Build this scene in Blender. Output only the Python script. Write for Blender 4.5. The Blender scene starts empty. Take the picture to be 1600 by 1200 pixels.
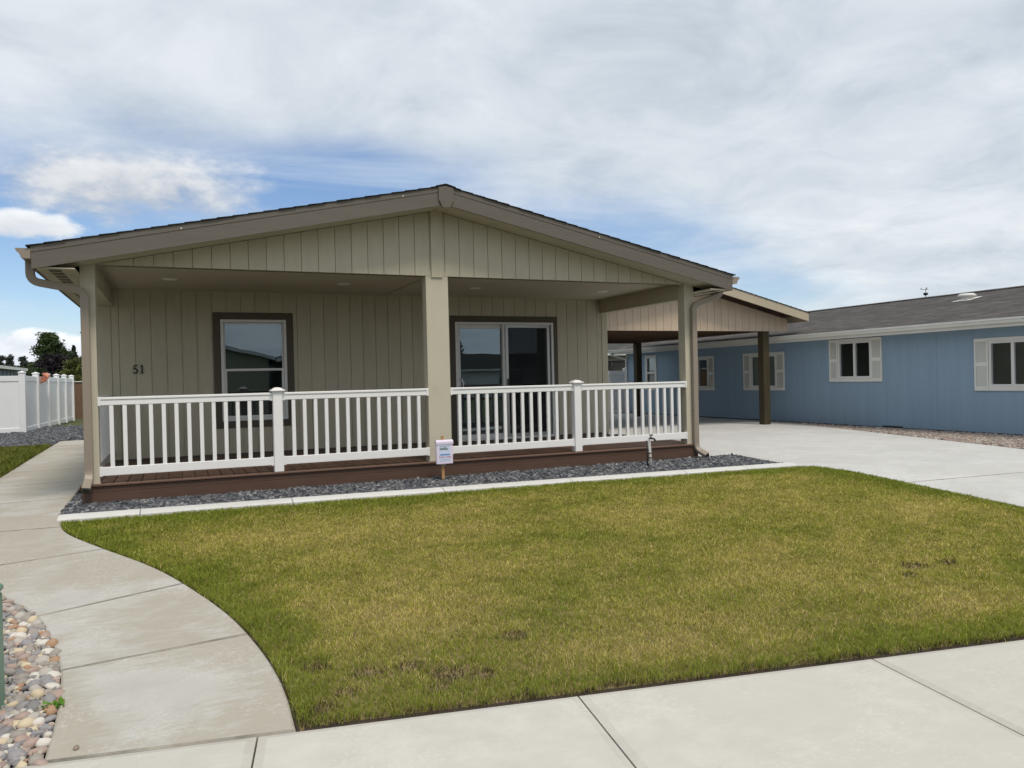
import bpy, bmesh, math, random
import numpy as np
from mathutils import Vector, Matrix
random.seed(7); RNG = np.random.default_rng(11)
scene = bpy.context.scene
R = math.radians

# ------------------------------------------------------------------ camera
cam_d = bpy.data.cameras.new('camera'); cam = bpy.data.objects.new('camera', cam_d)
scene.collection.objects.link(cam); scene.camera = cam
CAM = Vector((-3.144, -9.508, 1.597))
yaw, pitch, roll = R(23.718), R(-0.401), R(-1.333)
fwd = Vector((math.sin(yaw)*math.cos(pitch), math.cos(yaw)*math.cos(pitch), math.sin(pitch)))
rt = Vector((math.cos(yaw), -math.sin(yaw), 0)); up = rt.cross(fwd)
rt2 = math.cos(roll)*rt + math.sin(roll)*up; up2 = -math.sin(roll)*rt + math.cos(roll)*up
cam.matrix_world = Matrix((( rt2.x, up2.x, -fwd.x, CAM.x), (rt2.y, up2.y, -fwd.y, CAM.y), (rt2.z, up2.z, -fwd.z, CAM.z), (0, 0, 0, 1)))
cam_d.sensor_width = 36.0; cam_d.lens = 1194.9/1600*36.0
cam_d.clip_start = 0.05; cam_d.clip_end = 6000

# ------------------------------------------------------------------ exposure
vs = scene.view_settings
vs.view_transform = 'Standard'; vs.look = 'None'; vs.gamma = 1.0; vs.use_curve_mapping = False
vs.exposure = 0.16
try:
    scene.cycles.max_bounces = 8; scene.cycles.transparent_max_bounces = 12
    scene.cycles.caustics_reflective = False; scene.cycles.caustics_refractive = False
except Exception: pass

# ------------------------------------------------------------------ node helpers
class NT:
    def __init__(s, tree): s.t = tree; s.n = tree.nodes; s.l = tree.links
    def new(s, typ, **kw):
        n = s.n.new(typ)
        for k, v in kw.items(): setattr(n, k, v)
        return n
    def link(s, a, b): s.l.new(a, b)
    def put(s, sock, v):
        if isinstance(v, bpy.types.NodeSocket): s.l.new(v, sock)
        else: sock.default_value = v
    def m(s, op, a, b=None, c=None, clamp=False):
        n = s.n.new('ShaderNodeMath'); n.operation = op; n.use_clamp = clamp
        s.put(n.inputs[0], a)
        if b is not None: s.put(n.inputs[1], b)
        if c is not None: s.put(n.inputs[2], c)
        return n.outputs[0]
    def smooth(s, x, a, b):
        n = s.n.new('ShaderNodeMapRange'); n.interpolation_type = 'SMOOTHSTEP'
        s.put(n.inputs['Value'], x); n.inputs['From Min'].default_value = a; n.inputs['From Max'].default_value = b
        n.inputs['To Min'].default_value = 0; n.inputs['To Max'].default_value = 1
        return n.outputs[0]
    def mix(s, f, a, b, mode='MIX'):
        n = s.n.new('ShaderNodeMix'); n.data_type = 'RGBA'; n.blend_type = mode; n.clamp_factor = True
        s.put(n.inputs[0], f)
        for sock, v in ((n.inputs[6], a), (n.inputs[7], b)):
            if isinstance(v, bpy.types.NodeSocket): s.l.new(v, sock)
            else: sock.default_value = (v[0], v[1], v[2], 1)
        return n.outputs[2]
    def noise(s, vec, scale, detail=4, rough=0.55, dist=0.0, dim='3D'):
        n = s.n.new('ShaderNodeTexNoise'); n.noise_dimensions = dim
        if vec is not None: s.l.new(vec, n.inputs['Vector'])
        n.inputs['Scale'].default_value = scale; n.inputs['Detail'].default_value = detail
        n.inputs['Roughness'].default_value = rough; n.inputs['Distortion'].default_value = dist
        return n.outputs['Fac']
    def comb(s, x, y, z=0.0):
        n = s.n.new('ShaderNodeCombineXYZ')
        for i, v in enumerate((x, y, z)): s.put(n.inputs[i], v)
        return n.outputs[0]
    def ramp(s, f, stops, interp='LINEAR'):
        n = s.n.new('ShaderNodeValToRGB'); s.l.new(f, n.inputs[0]); e = n.color_ramp.elements
        n.color_ramp.interpolation = interp
        while len(e) < len(stops): e.new(0.5)
        for el, (p, c) in zip(e, stops): el.position = p; el.color = (c[0], c[1], c[2], 1)
        return n.outputs[0]

# ------------------------------------------------------------------ world: Nishita sky under a broken cloud sheet
SUN = Vector((0.06, -0.50, 0.86)).normalized()
world = bpy.data.worlds.new('World'); scene.world = world; world.use_nodes = True
W = NT(world.node_tree)
for n in list(W.n): W.n.remove(n)
wout = W.new('ShaderNodeOutputWorld'); bg = W.new('ShaderNodeBackground')
sky = W.new('ShaderNodeTexSky'); sky.sky_type = 'NISHITA'; sky.sun_disc = False
sky.sun_elevation = math.asin(SUN.z); sky.sun_rotation = math.atan2(SUN.x, SUN.y)
sky.air_density = 1.0; sky.dust_density = 0.4; sky.ozone_density = 2.2
tc = W.new('ShaderNodeTexCoord'); sep = W.new('ShaderNodeSeparateXYZ'); W.link(tc.outputs['Generated'], sep.inputs[0])
dx, dy, dz = sep.outputs
az = W.m('MULTIPLY', W.m('ARCTAN2', dx, dy), 180/math.pi)
el = W.m('MULTIPLY', W.m('ARCSINE', dz), 180/math.pi)
zz = W.m('ADD', W.m('MAXIMUM', dz, 0.0), 0.16)
plane = W.comb(W.m('DIVIDE', dx, zz), W.m('DIVIDE', dy, zz), 0.0)
n1 = W.noise(plane, 0.9, 7, 0.56, 0.35)
n2 = W.noise(W.comb(W.m('MULTIPLY', az, 0.045), W.m('MULTIPLY', el, 0.30), 3.7), 1.0, 6, 0.6, 0.6)     # long thin streaks low down
n3 = W.noise(W.comb(W.m('MULTIPLY', az, 0.24), W.m('MULTIPLY', el, 0.46), 1.3), 1.0, 8, 0.58, 0.15)    # puffs
n4 = W.noise(plane, 2.6, 6, 0.6, 0.5)
skyc = W.mix(1.0, sky.outputs[0], (0.100, 0.106, 0.116), 'MULTIPLY')
# the blue opening: deeper where the sheet is thin
low = W.m('MULTIPLY', W.m('COSINE', W.m('MULTIPLY', W.m('ADD', az, 10.0), R(1.27))), 17.6)
covx = W.m('ADD', W.m('DIVIDE', W.m('SUBTRACT', el, low), 6.0), W.m('MULTIPLY', W.m('SUBTRACT', n1, 0.5), 2.7))
def gap(x, a, e, rx, ry, k):      # thinner places in the sheet
    d = W.m('ADD', W.m('POWER', W.m('DIVIDE', W.m('ABSOLUTE', W.m('SUBTRACT', az, a)), rx), 2.0), W.m('POWER', W.m('DIVIDE', W.m('ABSOLUTE', W.m('SUBTRACT', el, e)), ry), 2.0))
    return W.m('SUBTRACT', x, W.m('MULTIPLY', W.m('EXPONENT', W.m('MULTIPLY', d, -1.0)), k))
covx = gap(gap(covx, 33.0, 10.5, 9.0, 2.6, 0.9), 13.0, 15.0, 8.0, 2.2, 0.8)
cov = W.smooth(covx, -0.95, 0.60)
streak = W.m('MULTIPLY', W.smooth(n2, 0.42, 0.76), 0.60)
sheet_col = W.ramp(W.m('ADD', W.m('MULTIPLY', n1, 0.45), W.m('MULTIPLY', n4, 0.55)),
                   [(0.34, (0.48, 0.54, 0.605)), (0.45, (0.60, 0.655, 0.71)), (0.56, (0.70, 0.745, 0.785)), (0.69, (0.81, 0.84, 0.865))])
c = W.mix(streak, skyc, (0.62, 0.70, 0.80))
c = W.mix(W.m('MULTIPLY', cov, 0.97), c, sheet_col)
def puff(c, a, e, rx, ry, bright, grey, k=1.5, ease=0.55):
    d = W.m('ADD', W.m('POWER', W.m('DIVIDE', W.m('ABSOLUTE', W.m('SUBTRACT', az, a)), rx), 2.0),
                   W.m('POWER', W.m('DIVIDE', W.m('ABSOLUTE', W.m('SUBTRACT', el, e)), ry), 2.0))
    x = W.m('SUBTRACT', W.m('MULTIPLY', W.m('SUBTRACT', n3, 0.5), k*2.6), W.m('SUBTRACT', d, 0.75))
    al = W.smooth(x, -0.12, ease)
    sh = W.m('ADD', W.m('DIVIDE', W.m('SUBTRACT', el, e), ry*2.0), W.m('MULTIPLY', W.m('SUBTRACT', n3, 0.45), 2.6))
    col = W.mix(W.smooth(sh, -0.5, 0.75), grey, bright)
    return W.mix(W.m('MULTIPLY', al, 0.95), c, col)
c = puff(c, -2.6, 13.5, 11.0, 3.2, (0.76, 0.78, 0.80), (0.45, 0.48, 0.52), 0.95, 0.85)
c = puff(c, -9.0, 10.3, 4.6, 1.15, (0.86, 0.88, 0.90), (0.66, 0.69, 0.73), 0.8, 0.4)
c = puff(c, -8.6, 2.6, 5.4, 1.35, (0.97, 0.98, 1.0), (0.62, 0.67, 0.75), 1.0, 0.3)
hz = W.m('MULTIPLY', W.smooth(el, 5.0, 0.0), 0.45)
c = W.mix(hz, c, (0.70, 0.76, 0.83))
W.link(c, bg.inputs[0]); bg.inputs[1].default_value = 1.0
W.link(bg.outputs[0], wout.inputs[0])

sun_d = bpy.data.lights.new('sun', 'SUN'); sun_d.energy = 2.1; sun_d.angle = R(15); sun_d.color = (1.0, 0.90, 0.77)
sun = bpy.data.objects.new('sun', sun_d); scene.collection.objects.link(sun)
sun.rotation_euler = (-SUN).to_track_quat('-Z', 'Y').to_euler()
sun.location = (-10, -14, 22)

# ------------------------------------------------------------------ materials
def material(name):
    m = bpy.data.materials.new(name); m.use_nodes = True
    return m, NT(m.node_tree), m.node_tree.nodes['Principled BSDF']
def plain(name, col, rough=0.6, var=0.12, scale=3.0, bump=0.0, bscale=60.0, spec=0.4, stretch=None, metal=0.0, dirt=None, objvar=0.0):
    """flat paint / plastic / timber with soft mottling, grain and optional grime of its own shape"""
    m, n, b = material(name)
    pos = n.new('ShaderNodeNewGeometry').outputs['Position']
    if stretch:
        vm = n.new('ShaderNodeVectorMath', operation='MULTIPLY'); n.link(pos, vm.inputs[0]); vm.inputs[1].default_value = stretch; gv = vm.outputs[0]
    else: gv = pos
    f = n.noise(gv, scale, 5, 0.6)
    f2 = n.noise(pos, scale*0.23, 3, 0.5)
    f = n.m('ADD', n.m('MULTIPLY', f, 0.6), n.m('MULTIPLY', f2, 0.4))
    lo = tuple(x*(1-var) for x in col); hi = tuple(min(1, x*(1+var)) for x in col)
    cc = n.ramp(f, [(0.33, lo), (0.67, hi)])
    if objvar:
        oi = n.new('ShaderNodeObjectInfo').outputs['Random']
        k = n.m('ADD', n.m('MULTIPLY', oi, 2*objvar), 1-objvar)
        cc = n.mix(1.0, cc, n.comb(k, k, k), 'MULTIPLY')
    if dirt:
        dcol, amt, ds = dirt
        dn = n.noise(gv, ds, 6, 0.65, 0.3)
        cc = n.mix(n.m('MULTIPLY', n.smooth(dn, 0.55, 0.75), amt), cc, dcol)
    n.link(cc, b.inputs['Base Color'])
    b.inputs['Roughness'].default_value = rough; b.inputs['Specular IOR Level'].default_value = spec; b.inputs['Metallic'].default_value = metal
    if bump:
        bn = n.new('ShaderNodeBump'); bn.inputs['Strength'].default_value = bump; bn.inputs['Distance'].default_value = 0.01
        n.link(n.noise(gv, bscale, 4, 0.6), bn.inputs['Height']); n.link(bn.outputs[0], b.inputs['Normal'])
    return m
def concrete(name, col, stain, stain_amt, blotch=(0.60, 0.58, 0.53), fleck=0.55):
    m, n, b = material(name)
    pos = n.new('ShaderNodeNewGeometry').outputs['Position']
    oi = n.new('ShaderNodeObjectInfo').outputs['Random']
    big = n.noise(pos, 0.9, 5, 0.6, 0.4); mid = n.noise(pos, 5.0, 5, 0.62, 0.2); fine = n.noise(pos, 160.0, 3, 0.7)
    vm = n.new('ShaderNodeVectorMath', operation='MULTIPLY'); n.link(pos, vm.inputs[0]); vm.inputs[1].default_value = (3.0, 13.0, 3.0)
    broom = n.noise(vm.outputs[0], 2.2, 5, 0.7, 0.3)
    base = n.ramp(n.m('ADD', n.m('MULTIPLY', big, 0.5), n.m('MULTIPLY', mid, 0.5)), [(0.33, tuple(x*0.87 for x in col)), (0.66, tuple(x*1.08 for x in col))])
    cc = n.mix(n.m('MULTIPLY', n.smooth(n.m('ADD', n.m('MULTIPLY', big, 0.7), n.m('MULTIPLY', broom, 0.3)), 0.42, 0.55), stain_amt), base, stain)
    cc = n.mix(n.m('MULTIPLY', n.smooth(broom, 0.55, 0.72), n.m('MULTIPLY', n.smooth(mid, 0.45, 0.65), 0.5)), cc, blotch)
    k = n.m('ADD', n.m('MULTIPLY', oi, 0.08), 0.96)
    cc = n.mix(1.0, cc, n.comb(k, k, k), 'MULTIPLY')
    fl_ = n.noise(pos, 46.0, 4, 0.7, 0.3)
    cc = n.mix(n.m('MULTIPLY', n.smooth(fl_, 0.50, 0.64), n.m('MULTIPLY', n.smooth(n.noise(pos, 2.3, 4, 0.6), 0.42, 0.62), fleck)), cc, blotch)
    cc = n.mix(n.m('MULTIPLY', n.smooth(n.noise(pos, 11.0, 6, 0.75, 0.6), 0.62, 0.72), 0.35), cc, tuple(x*0.70 for x in col))
    speck = n.smooth(fine, 0.62, 0.72)
    cc = n.mix(n.m('MULTIPLY', speck, 0.22), cc, tuple(x*0.55 for x in col))
    n.link(cc, b.inputs['Base Color']); b.inputs['Roughness'].default_value = 0.88; b.inputs['Specular IOR Level'].default_value = 0.25
    bn = n.new('ShaderNodeBump'); bn.inputs['Strength'].default_value = 0.25; bn.inputs['Distance'].default_value = 0.004
    n.link(n.m('ADD', fine, n.m('MULTIPLY', broom, 0.8)), bn.inputs['Height']); n.link(bn.outputs[0], b.inputs['Normal'])
    return m
def attr_mat(name, rough=0.8, spec=0.2, translucent=0.0, attr='tint', bump=0.0):
    m, n, b = material(name)
    a = n.new('ShaderNodeAttribute', attribute_name=attr)
    n.link(a.outputs['Color'], b.inputs['Base Color']); b.inputs['Roughness'].default_value = rough; b.inputs['Specular IOR Level'].default_value = spec
    if translucent:
        tr = n.new('ShaderNodeBsdfTranslucent'); n.link(a.outputs['Color'], tr.inputs[0])
        mx = n.new('ShaderNodeMixShader'); mx.inputs[0].default_value = translucent
        n.link(b.outputs[0], mx.inputs[1]); n.link(tr.outputs[0], mx.inputs[2])
        n.link(mx.outputs[0], n.n['Material Output'].inputs[0])
    return m
def glass(name, tint=(0.5, 0.55, 0.57), ior=1.6, wave=0.0, wscale=1.3, gain=2.5):
    m, n, b = material(name); n.n.remove(b)
    fr = n.new('ShaderNodeFresnel'); fr.inputs[0].default_value = ior
    gl = n.new('ShaderNodeBsdfGlossy'); gl.inputs['Roughness'].default_value = 0.004; gl.inputs['Color'].default_value = (0.82, 0.94, 1.0, 1)
    tr = n.new('ShaderNodeBsdfTransparent'); tr.inputs[0].default_value = (*tint, 1)
    if wave:
        pos = n.new('ShaderNodeNewGeometry').outputs['Position']
        bn = n.new('ShaderNodeBump'); bn.inputs['Strength'].default_value = wave; bn.inputs['Distance'].default_value = 0.02
        n.link(n.noise(pos, wscale, 2, 0.4), bn.inputs['Height']); n.link(bn.outputs[0], gl.inputs['Normal'])
    mx = n.new('ShaderNodeMixShader')
    n.link(n.m('MULTIPLY', fr.outputs[0], gain, clamp=True), mx.inputs[0])
    n.link(tr.outputs[0], mx.inputs[1]); n.link(gl.outputs[0], mx.inputs[2])
    n.link(mx.outputs[0], n.n['Material Output'].inputs[0])
    return m
def shingle_mat(name, c1, c2, c3, row=0.14, tab=0.33):
    m, n, b = material(name)
    pos = n.new('ShaderNodeNewGeometry').outputs['Position']; sp = n.new('ShaderNodeSeparateXYZ'); n.link(pos, sp.inputs[0])
    br = n.new('ShaderNodeTexBrick'); br.offset = 0.37; br.offset_frequency = 2; br.squash = 1.0
    n.link(n.comb(sp.outputs[1], n.m('MULTIPLY', sp.outputs[0], 1.023), 0.0), br.inputs['Vector'])
    br.inputs['Scale'].default_value = 1.0; br.inputs['Brick Width'].default_value = tab; br.inputs['Row Height'].default_value = row
    br.inputs['Mortar Size'].default_value = 0.004; br.inputs['Color1'].default_value = (*c1, 1); br.inputs['Color2'].default_value = (*c2, 1)
    br.inputs['Mortar'].default_value = (*[x*0.6 for x in c1], 1); br.inputs['Bias'].default_value = 0.0
    vm = n.new('ShaderNodeVectorMath', operation='MULTIPLY'); n.link(pos, vm.inputs[0]); vm.inputs[1].default_value = (6.0, 2.2, 6.0)
    cc = n.mix(n.m('MULTIPLY', n.smooth(n.noise(vm.outputs[0], 1.0, 3, 0.6), 0.42, 0.62), 0.75), br.outputs[0], c3)
    g = n.noise(pos, 260.0, 2, 0.7)
    cc = n.mix(n.m('MULTIPLY', n.smooth(g, 0.45, 0.7), 0.35), cc, tuple(min(1, x*1.9) for x in c2))
    n.link(cc, b.inputs['Base Color']); b.inputs['Roughness'].default_value = 0.95; b.inputs['Specular IOR Level'].default_value = 0.15
    bn = n.new('ShaderNodeBump'); bn.inputs['Strength'].default_value = 0.5; bn.inputs['Distance'].default_value = 0.006
    n.link(g, bn.inputs['Height']); n.link(bn.outputs[0], b.inputs['Normal'])
    return m

M = {}
M['siding'] = plain('siding paint', (0.485, 0.444, 0.340), 0.62, 0.06, 2.2, 0.35, 45.0, stretch=(6, 6, 1.0), dirt=((0.30, 0.275, 0.21), 0.25, 1.3), objvar=0.03)
M['column'] = plain('column paint', (0.510, 0.475, 0.375), 0.6, 0.06, 2.0, 0.2, 70.0, dirt=((0.30, 0.275, 0.21), 0.35, 2.4))
M['ceiling'] = plain('porch ceiling paint', (0.46, 0.43, 0.34), 0.75, 0.04, 1.2, 0.1, 120.0)
M['fascia'] = plain('fascia paint', (0.126, 0.112, 0.093), 0.6, 0.07, 2.0, 0.35, 30.0, stretch=(0.6, 6, 6), dirt=((0.16, 0.14, 0.112), 0.3, 0.8))
M['trim'] = plain('dark brown trim paint', (0.085, 0.070, 0.052), 0.6, 0.08, 3.0, 0.2, 60.0)
M['gutter'] = plain('clay gutter paint', (0.270, 0.225, 0.180), 0.42, 0.05, 2.0, spec=0.5, dirt=((0.20, 0.165, 0.13), 0.3, 2.0))
M['black'] = plain('painted recess shade', (0.006, 0.006, 0.006), 0.9, 0.1)  # flat black colour standing in for the shade inside openings
M['vinyl'] = plain('white vinyl', (0.80, 0.80, 0.80), 0.38, 0.025, 2.5, spec=0.5, dirt=((0.66, 0.65, 0.62), 0.25, 2.2))
M['vinyl_frame'] = plain('window vinyl', (0.70, 0.70, 0.69), 0.4, 0.03, 3.0, spec=0.5)
M['fence'] = plain('fence vinyl', (0.78, 0.79, 0.81), 0.4, 0.03, 1.5, spec=0.5, dirt=((0.55, 0.54, 0.53), 0.3, 1.0))
M['deck'] = plain('brown composite deck', (0.122, 0.070, 0.049), 0.55, 0.16, 3.0, 0.35, 60.0, stretch=(9, 1.0, 9), dirt=((0.13, 0.09, 0.07), 0.4, 2.5), objvar=0.16)
M['skirt'] = plain('brown deck skirt', (0.090, 0.050, 0.033), 0.55, 0.14, 3.0, 0.3, 50.0, stretch=(1.0, 9, 9), dirt=((0.12, 0.068, 0.047), 0.5, 1.6))
M['shingle'] = shingle_mat('dark shingles', (0.030, 0.029, 0.028), (0.045, 0.042, 0.040), (0.022, 0.021, 0.021))
M['shingle_b'] = shingle_mat('grey brown shingles', (0.090, 0.084, 0.081), (0.148, 0.139, 0.134), (0.064, 0.060, 0.060))
M['shingle_g'] = shingle_mat('grey green shingles', (0.045, 0.052, 0.046), (0.075, 0.082, 0.072), (0.036, 0.042, 0.038))
M['glass'] = glass('window glass', wave=0.16, wscale=1.1)
M['glass_door'] = glass('door glass', (0.55, 0.62, 0.66), wave=0.05, wscale=0.9)
M['glass_far'] = glass('far window glass', (0.30, 0.34, 0.36), wave=0.10)
M['blind'] = plain('blind vinyl', (0.55, 0.55, 0.53), 0.5, 0.03)
M['interior'] = plain('interior wall', (0.45, 0.44, 0.42), 0.8, 0.05)
M['metal'] = plain('galvanised metal', (0.45, 0.45, 0.45), 0.35, 0.1, metal=0.8)
M['lamp'] = plain('recessed lamp lens', (0.80, 0.78, 0.72), 0.4, 0.02)
M['concrete'] = concrete('sidewalk concrete', (0.535, 0.522, 0.480), (0.470, 0.455, 0.412), 0.6)
M['path'] = concrete('path concrete', (0.470, 0.460, 0.430), (0.375, 0.345, 0.290), 0.95, (0.55, 0.54, 0.505))
M['drive'] = concrete('driveway concrete', (0.560, 0.562, 0.548), (0.465, 0.465, 0.452), 0.8, (0.63, 0.632, 0.62))
M['curb'] = concrete('edging concrete', (0.62, 0.62, 0.605), (0.54, 0.54, 0.52), 0.4)
M['joint'] = plain('dirty tooled joint', (0.25, 0.235, 0.20), 0.95, 0.4, 9.0)
M['tooled'] = concrete('tooled slab edge', (0.505, 0.488, 0.445), (0.42, 0.395, 0.345), 0.6)
M['asphalt'] = plain('asphalt', (0.055, 0.055, 0.057), 0.9, 0.15, 1.5, 0.5, 200.0, dirt=((0.09, 0.088, 0.085), 0.5, 0.6))
M['thatch'] = plain('lawn soil and thatch', (0.20, 0.155, 0.07), 0.95, 0.35, 14.0, 0.8, 60.0, dirt=((0.035, 0.024, 0.016), 0.8, 5.0))
M['soil'] = plain('soil', (0.090, 0.068, 0.045), 0.95, 0.3, 4.0, 0.8, 40.0)
M['far_grass'] = plain('far grass', (0.075, 0.090, 0.026), 0.95, 0.35, 2.5, 0.6, 50.0)
M['gravel_base'] = plain('gravel base', (0.030, 0.032, 0.036), 0.95, 0.3, 30.0, 0.8, 90.0)
M['rock_base'] = plain('rock bed base', (0.10, 0.090, 0.078), 0.95, 0.3, 20.0, 0.8, 50.0)
M['grass'] = attr_mat('grass blades', 0.6, 0.22, 0.38)
M['leaf'] = attr_mat('leaves', 0.65, 0.2, 0.22)
M['stones'] = attr_mat('loose stones', 0.75, 0.3)
M['bark'] = plain('bark', (0.065, 0.048, 0.036), 0.9, 0.3, 6.0, 0.6, 20.0)
M['tan'] = plain('tan carport siding', (0.49, 0.392, 0.292), 0.65, 0.06, 2.0, 0.3, 45.0, stretch=(6, 6, 1), dirt=((0.38, 0.31, 0.225), 0.35, 1.4), objvar=0.025)
M['tan_trim'] = plain('tan trim', (0.43, 0.37, 0.275), 0.6, 0.05, 2.0)
M['timber'] = plain('treated timber', (0.055, 0.043, 0.021), 0.75, 0.3, 2.5, 0.5, 26.0, stretch=(10, 10, 1.0), dirt=((0.035, 0.027, 0.014), 0.7, 1.6))
M['beam'] = plain('brown carport beam', (0.105, 0.062, 0.038), 0.75, 0.25, 2.5, 0.4, 25.0, stretch=(5, 1, 8))
M['blue'] = plain('blue wall paint', (0.250, 0.350, 0.460), 0.6, 0.07, 1.6, 0.0, dirt=((0.275, 0.372, 0.472), 0.6, 1.4), stretch=(4, 4, 0.3))
M['white_trim'] = plain('white trim paint', (0.72, 0.715, 0.69), 0.5, 0.04, 2.0, dirt=((0.60, 0.59, 0.55), 0.3, 1.6))
M['shutter'] = plain('cream shutter', (0.72, 0.72, 0.68), 0.5, 0.04, 2.0)
M['beige'] = plain('beige far wall', (0.36, 0.335, 0.24), 0.7, 0.05)
M['brownfence'] = plain('brown boards', (0.140, 0.080, 0.048), 0.7, 0.2, 3.0, 0.3, 20.0, stretch=(6, 6, 1), objvar=0.12)
M['greywall'] = plain('slate wall', (0.12, 0.15, 0.18), 0.7, 0.08)
M['green'] = plain('utility green', (0.140, 0.275, 0.195), 0.45, 0.06, 2.0, spec=0.5, dirt=((0.17, 0.30, 0.22), 0.4, 2.0))
M['stake'] = plain('raw pine stake', (0.40, 0.235, 0.105), 0.75, 0.2, 4.0, 0.3, 40.0, stretch=(8, 8, 1))
M['flyerbox'] = plain('flyer box plastic', (0.72, 0.66, 0.80), 0.35, 0.03, spec=0.5)
M['flyer'] = plain('flyer paper', (0.58, 0.66, 0.82), 0.6, 0.03)
M['print_blue'] = plain('flyer blue band', (0.10, 0.26, 0.52), 0.6, 0.05)
M['print_grey'] = plain('flyer house print', (0.20, 0.26, 0.26), 0.6, 0.25, 40.0)
M['print_red'] = plain('flyer red print', (0.50, 0.03, 0.10), 0.6, 0.05)
M['number'] = plain('black house number', (0.012, 0.011, 0.011), 0.4, 0.1)
M['pvc'] = plain('white pipe', (0.72, 0.70, 0.66), 0.4, 0.05)
M['blackplastic'] = plain('black plastic', (0.015, 0.015, 0.016), 0.45, 0.1)
M['net'] = plain('black net', (0.02, 0.02, 0.022), 0.8, 0.1)
M['orange'] = plain('orange red cloth', (0.74, 0.28, 0.17), 0.7, 0.15, 4.0)
M['screen'] = (lambda: (lambda m, n, b: (n.n.remove(b), (lambda t, d, x: (setattr(t.inputs[0], 'default_value', (1, 1, 1, 1)), setattr(d.inputs[0], 'default_value', (0.03, 0.032, 0.035, 1)), setattr(x.inputs[0], 'default_value', 0.45), n.link(t.outputs[0], x.inputs[1]), n.link(d.outputs[0], x.inputs[2]), n.link(x.outputs[0], n.n['Material Output'].inputs[0])))(n.new('ShaderNodeBsdfTransparent'), n.new('ShaderNodeBsdfDiffuse'), n.new('ShaderNodeMixShader')), m)[-1])(*material('insect screen')))()

# river stones: colour by object
def stone_mat():
    m, n, b = material('river stone')
    oi = n.new('ShaderNodeObjectInfo').outputs['Random']
    cc = n.ramp(oi, [(0.0, (0.30, 0.27, 0.24)), (0.14, (0.42, 0.39, 0.35)), (0.28, (0.20, 0.195, 0.20)), (0.40, (0.36, 0.27, 0.23)), (0.52, (0.56, 0.47, 0.33)),
                    (0.64, (0.26, 0.25, 0.26)), (0.76, (0.36, 0.22, 0.13)), (0.88, (0.60, 0.57, 0.52)), (1.0, (0.24, 0.22, 0.21))], 'CONSTANT')
    tco = n.new('ShaderNodeTexCoord').outputs['Object']
    f = n.noise(tco, 3.0, 5, 0.65, 0.4)
    cc = n.mix(n.m('MULTIPLY', n.smooth(f, 0.45, 0.75), 0.35), cc, (0.46, 0.43, 0.39))
    n.link(cc, b.inputs['Base Color']); b.inputs['Roughness'].default_value = 0.7; b.inputs['Specular IOR Level'].default_value = 0.3
    return m
M['stone'] = stone_mat()

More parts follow.
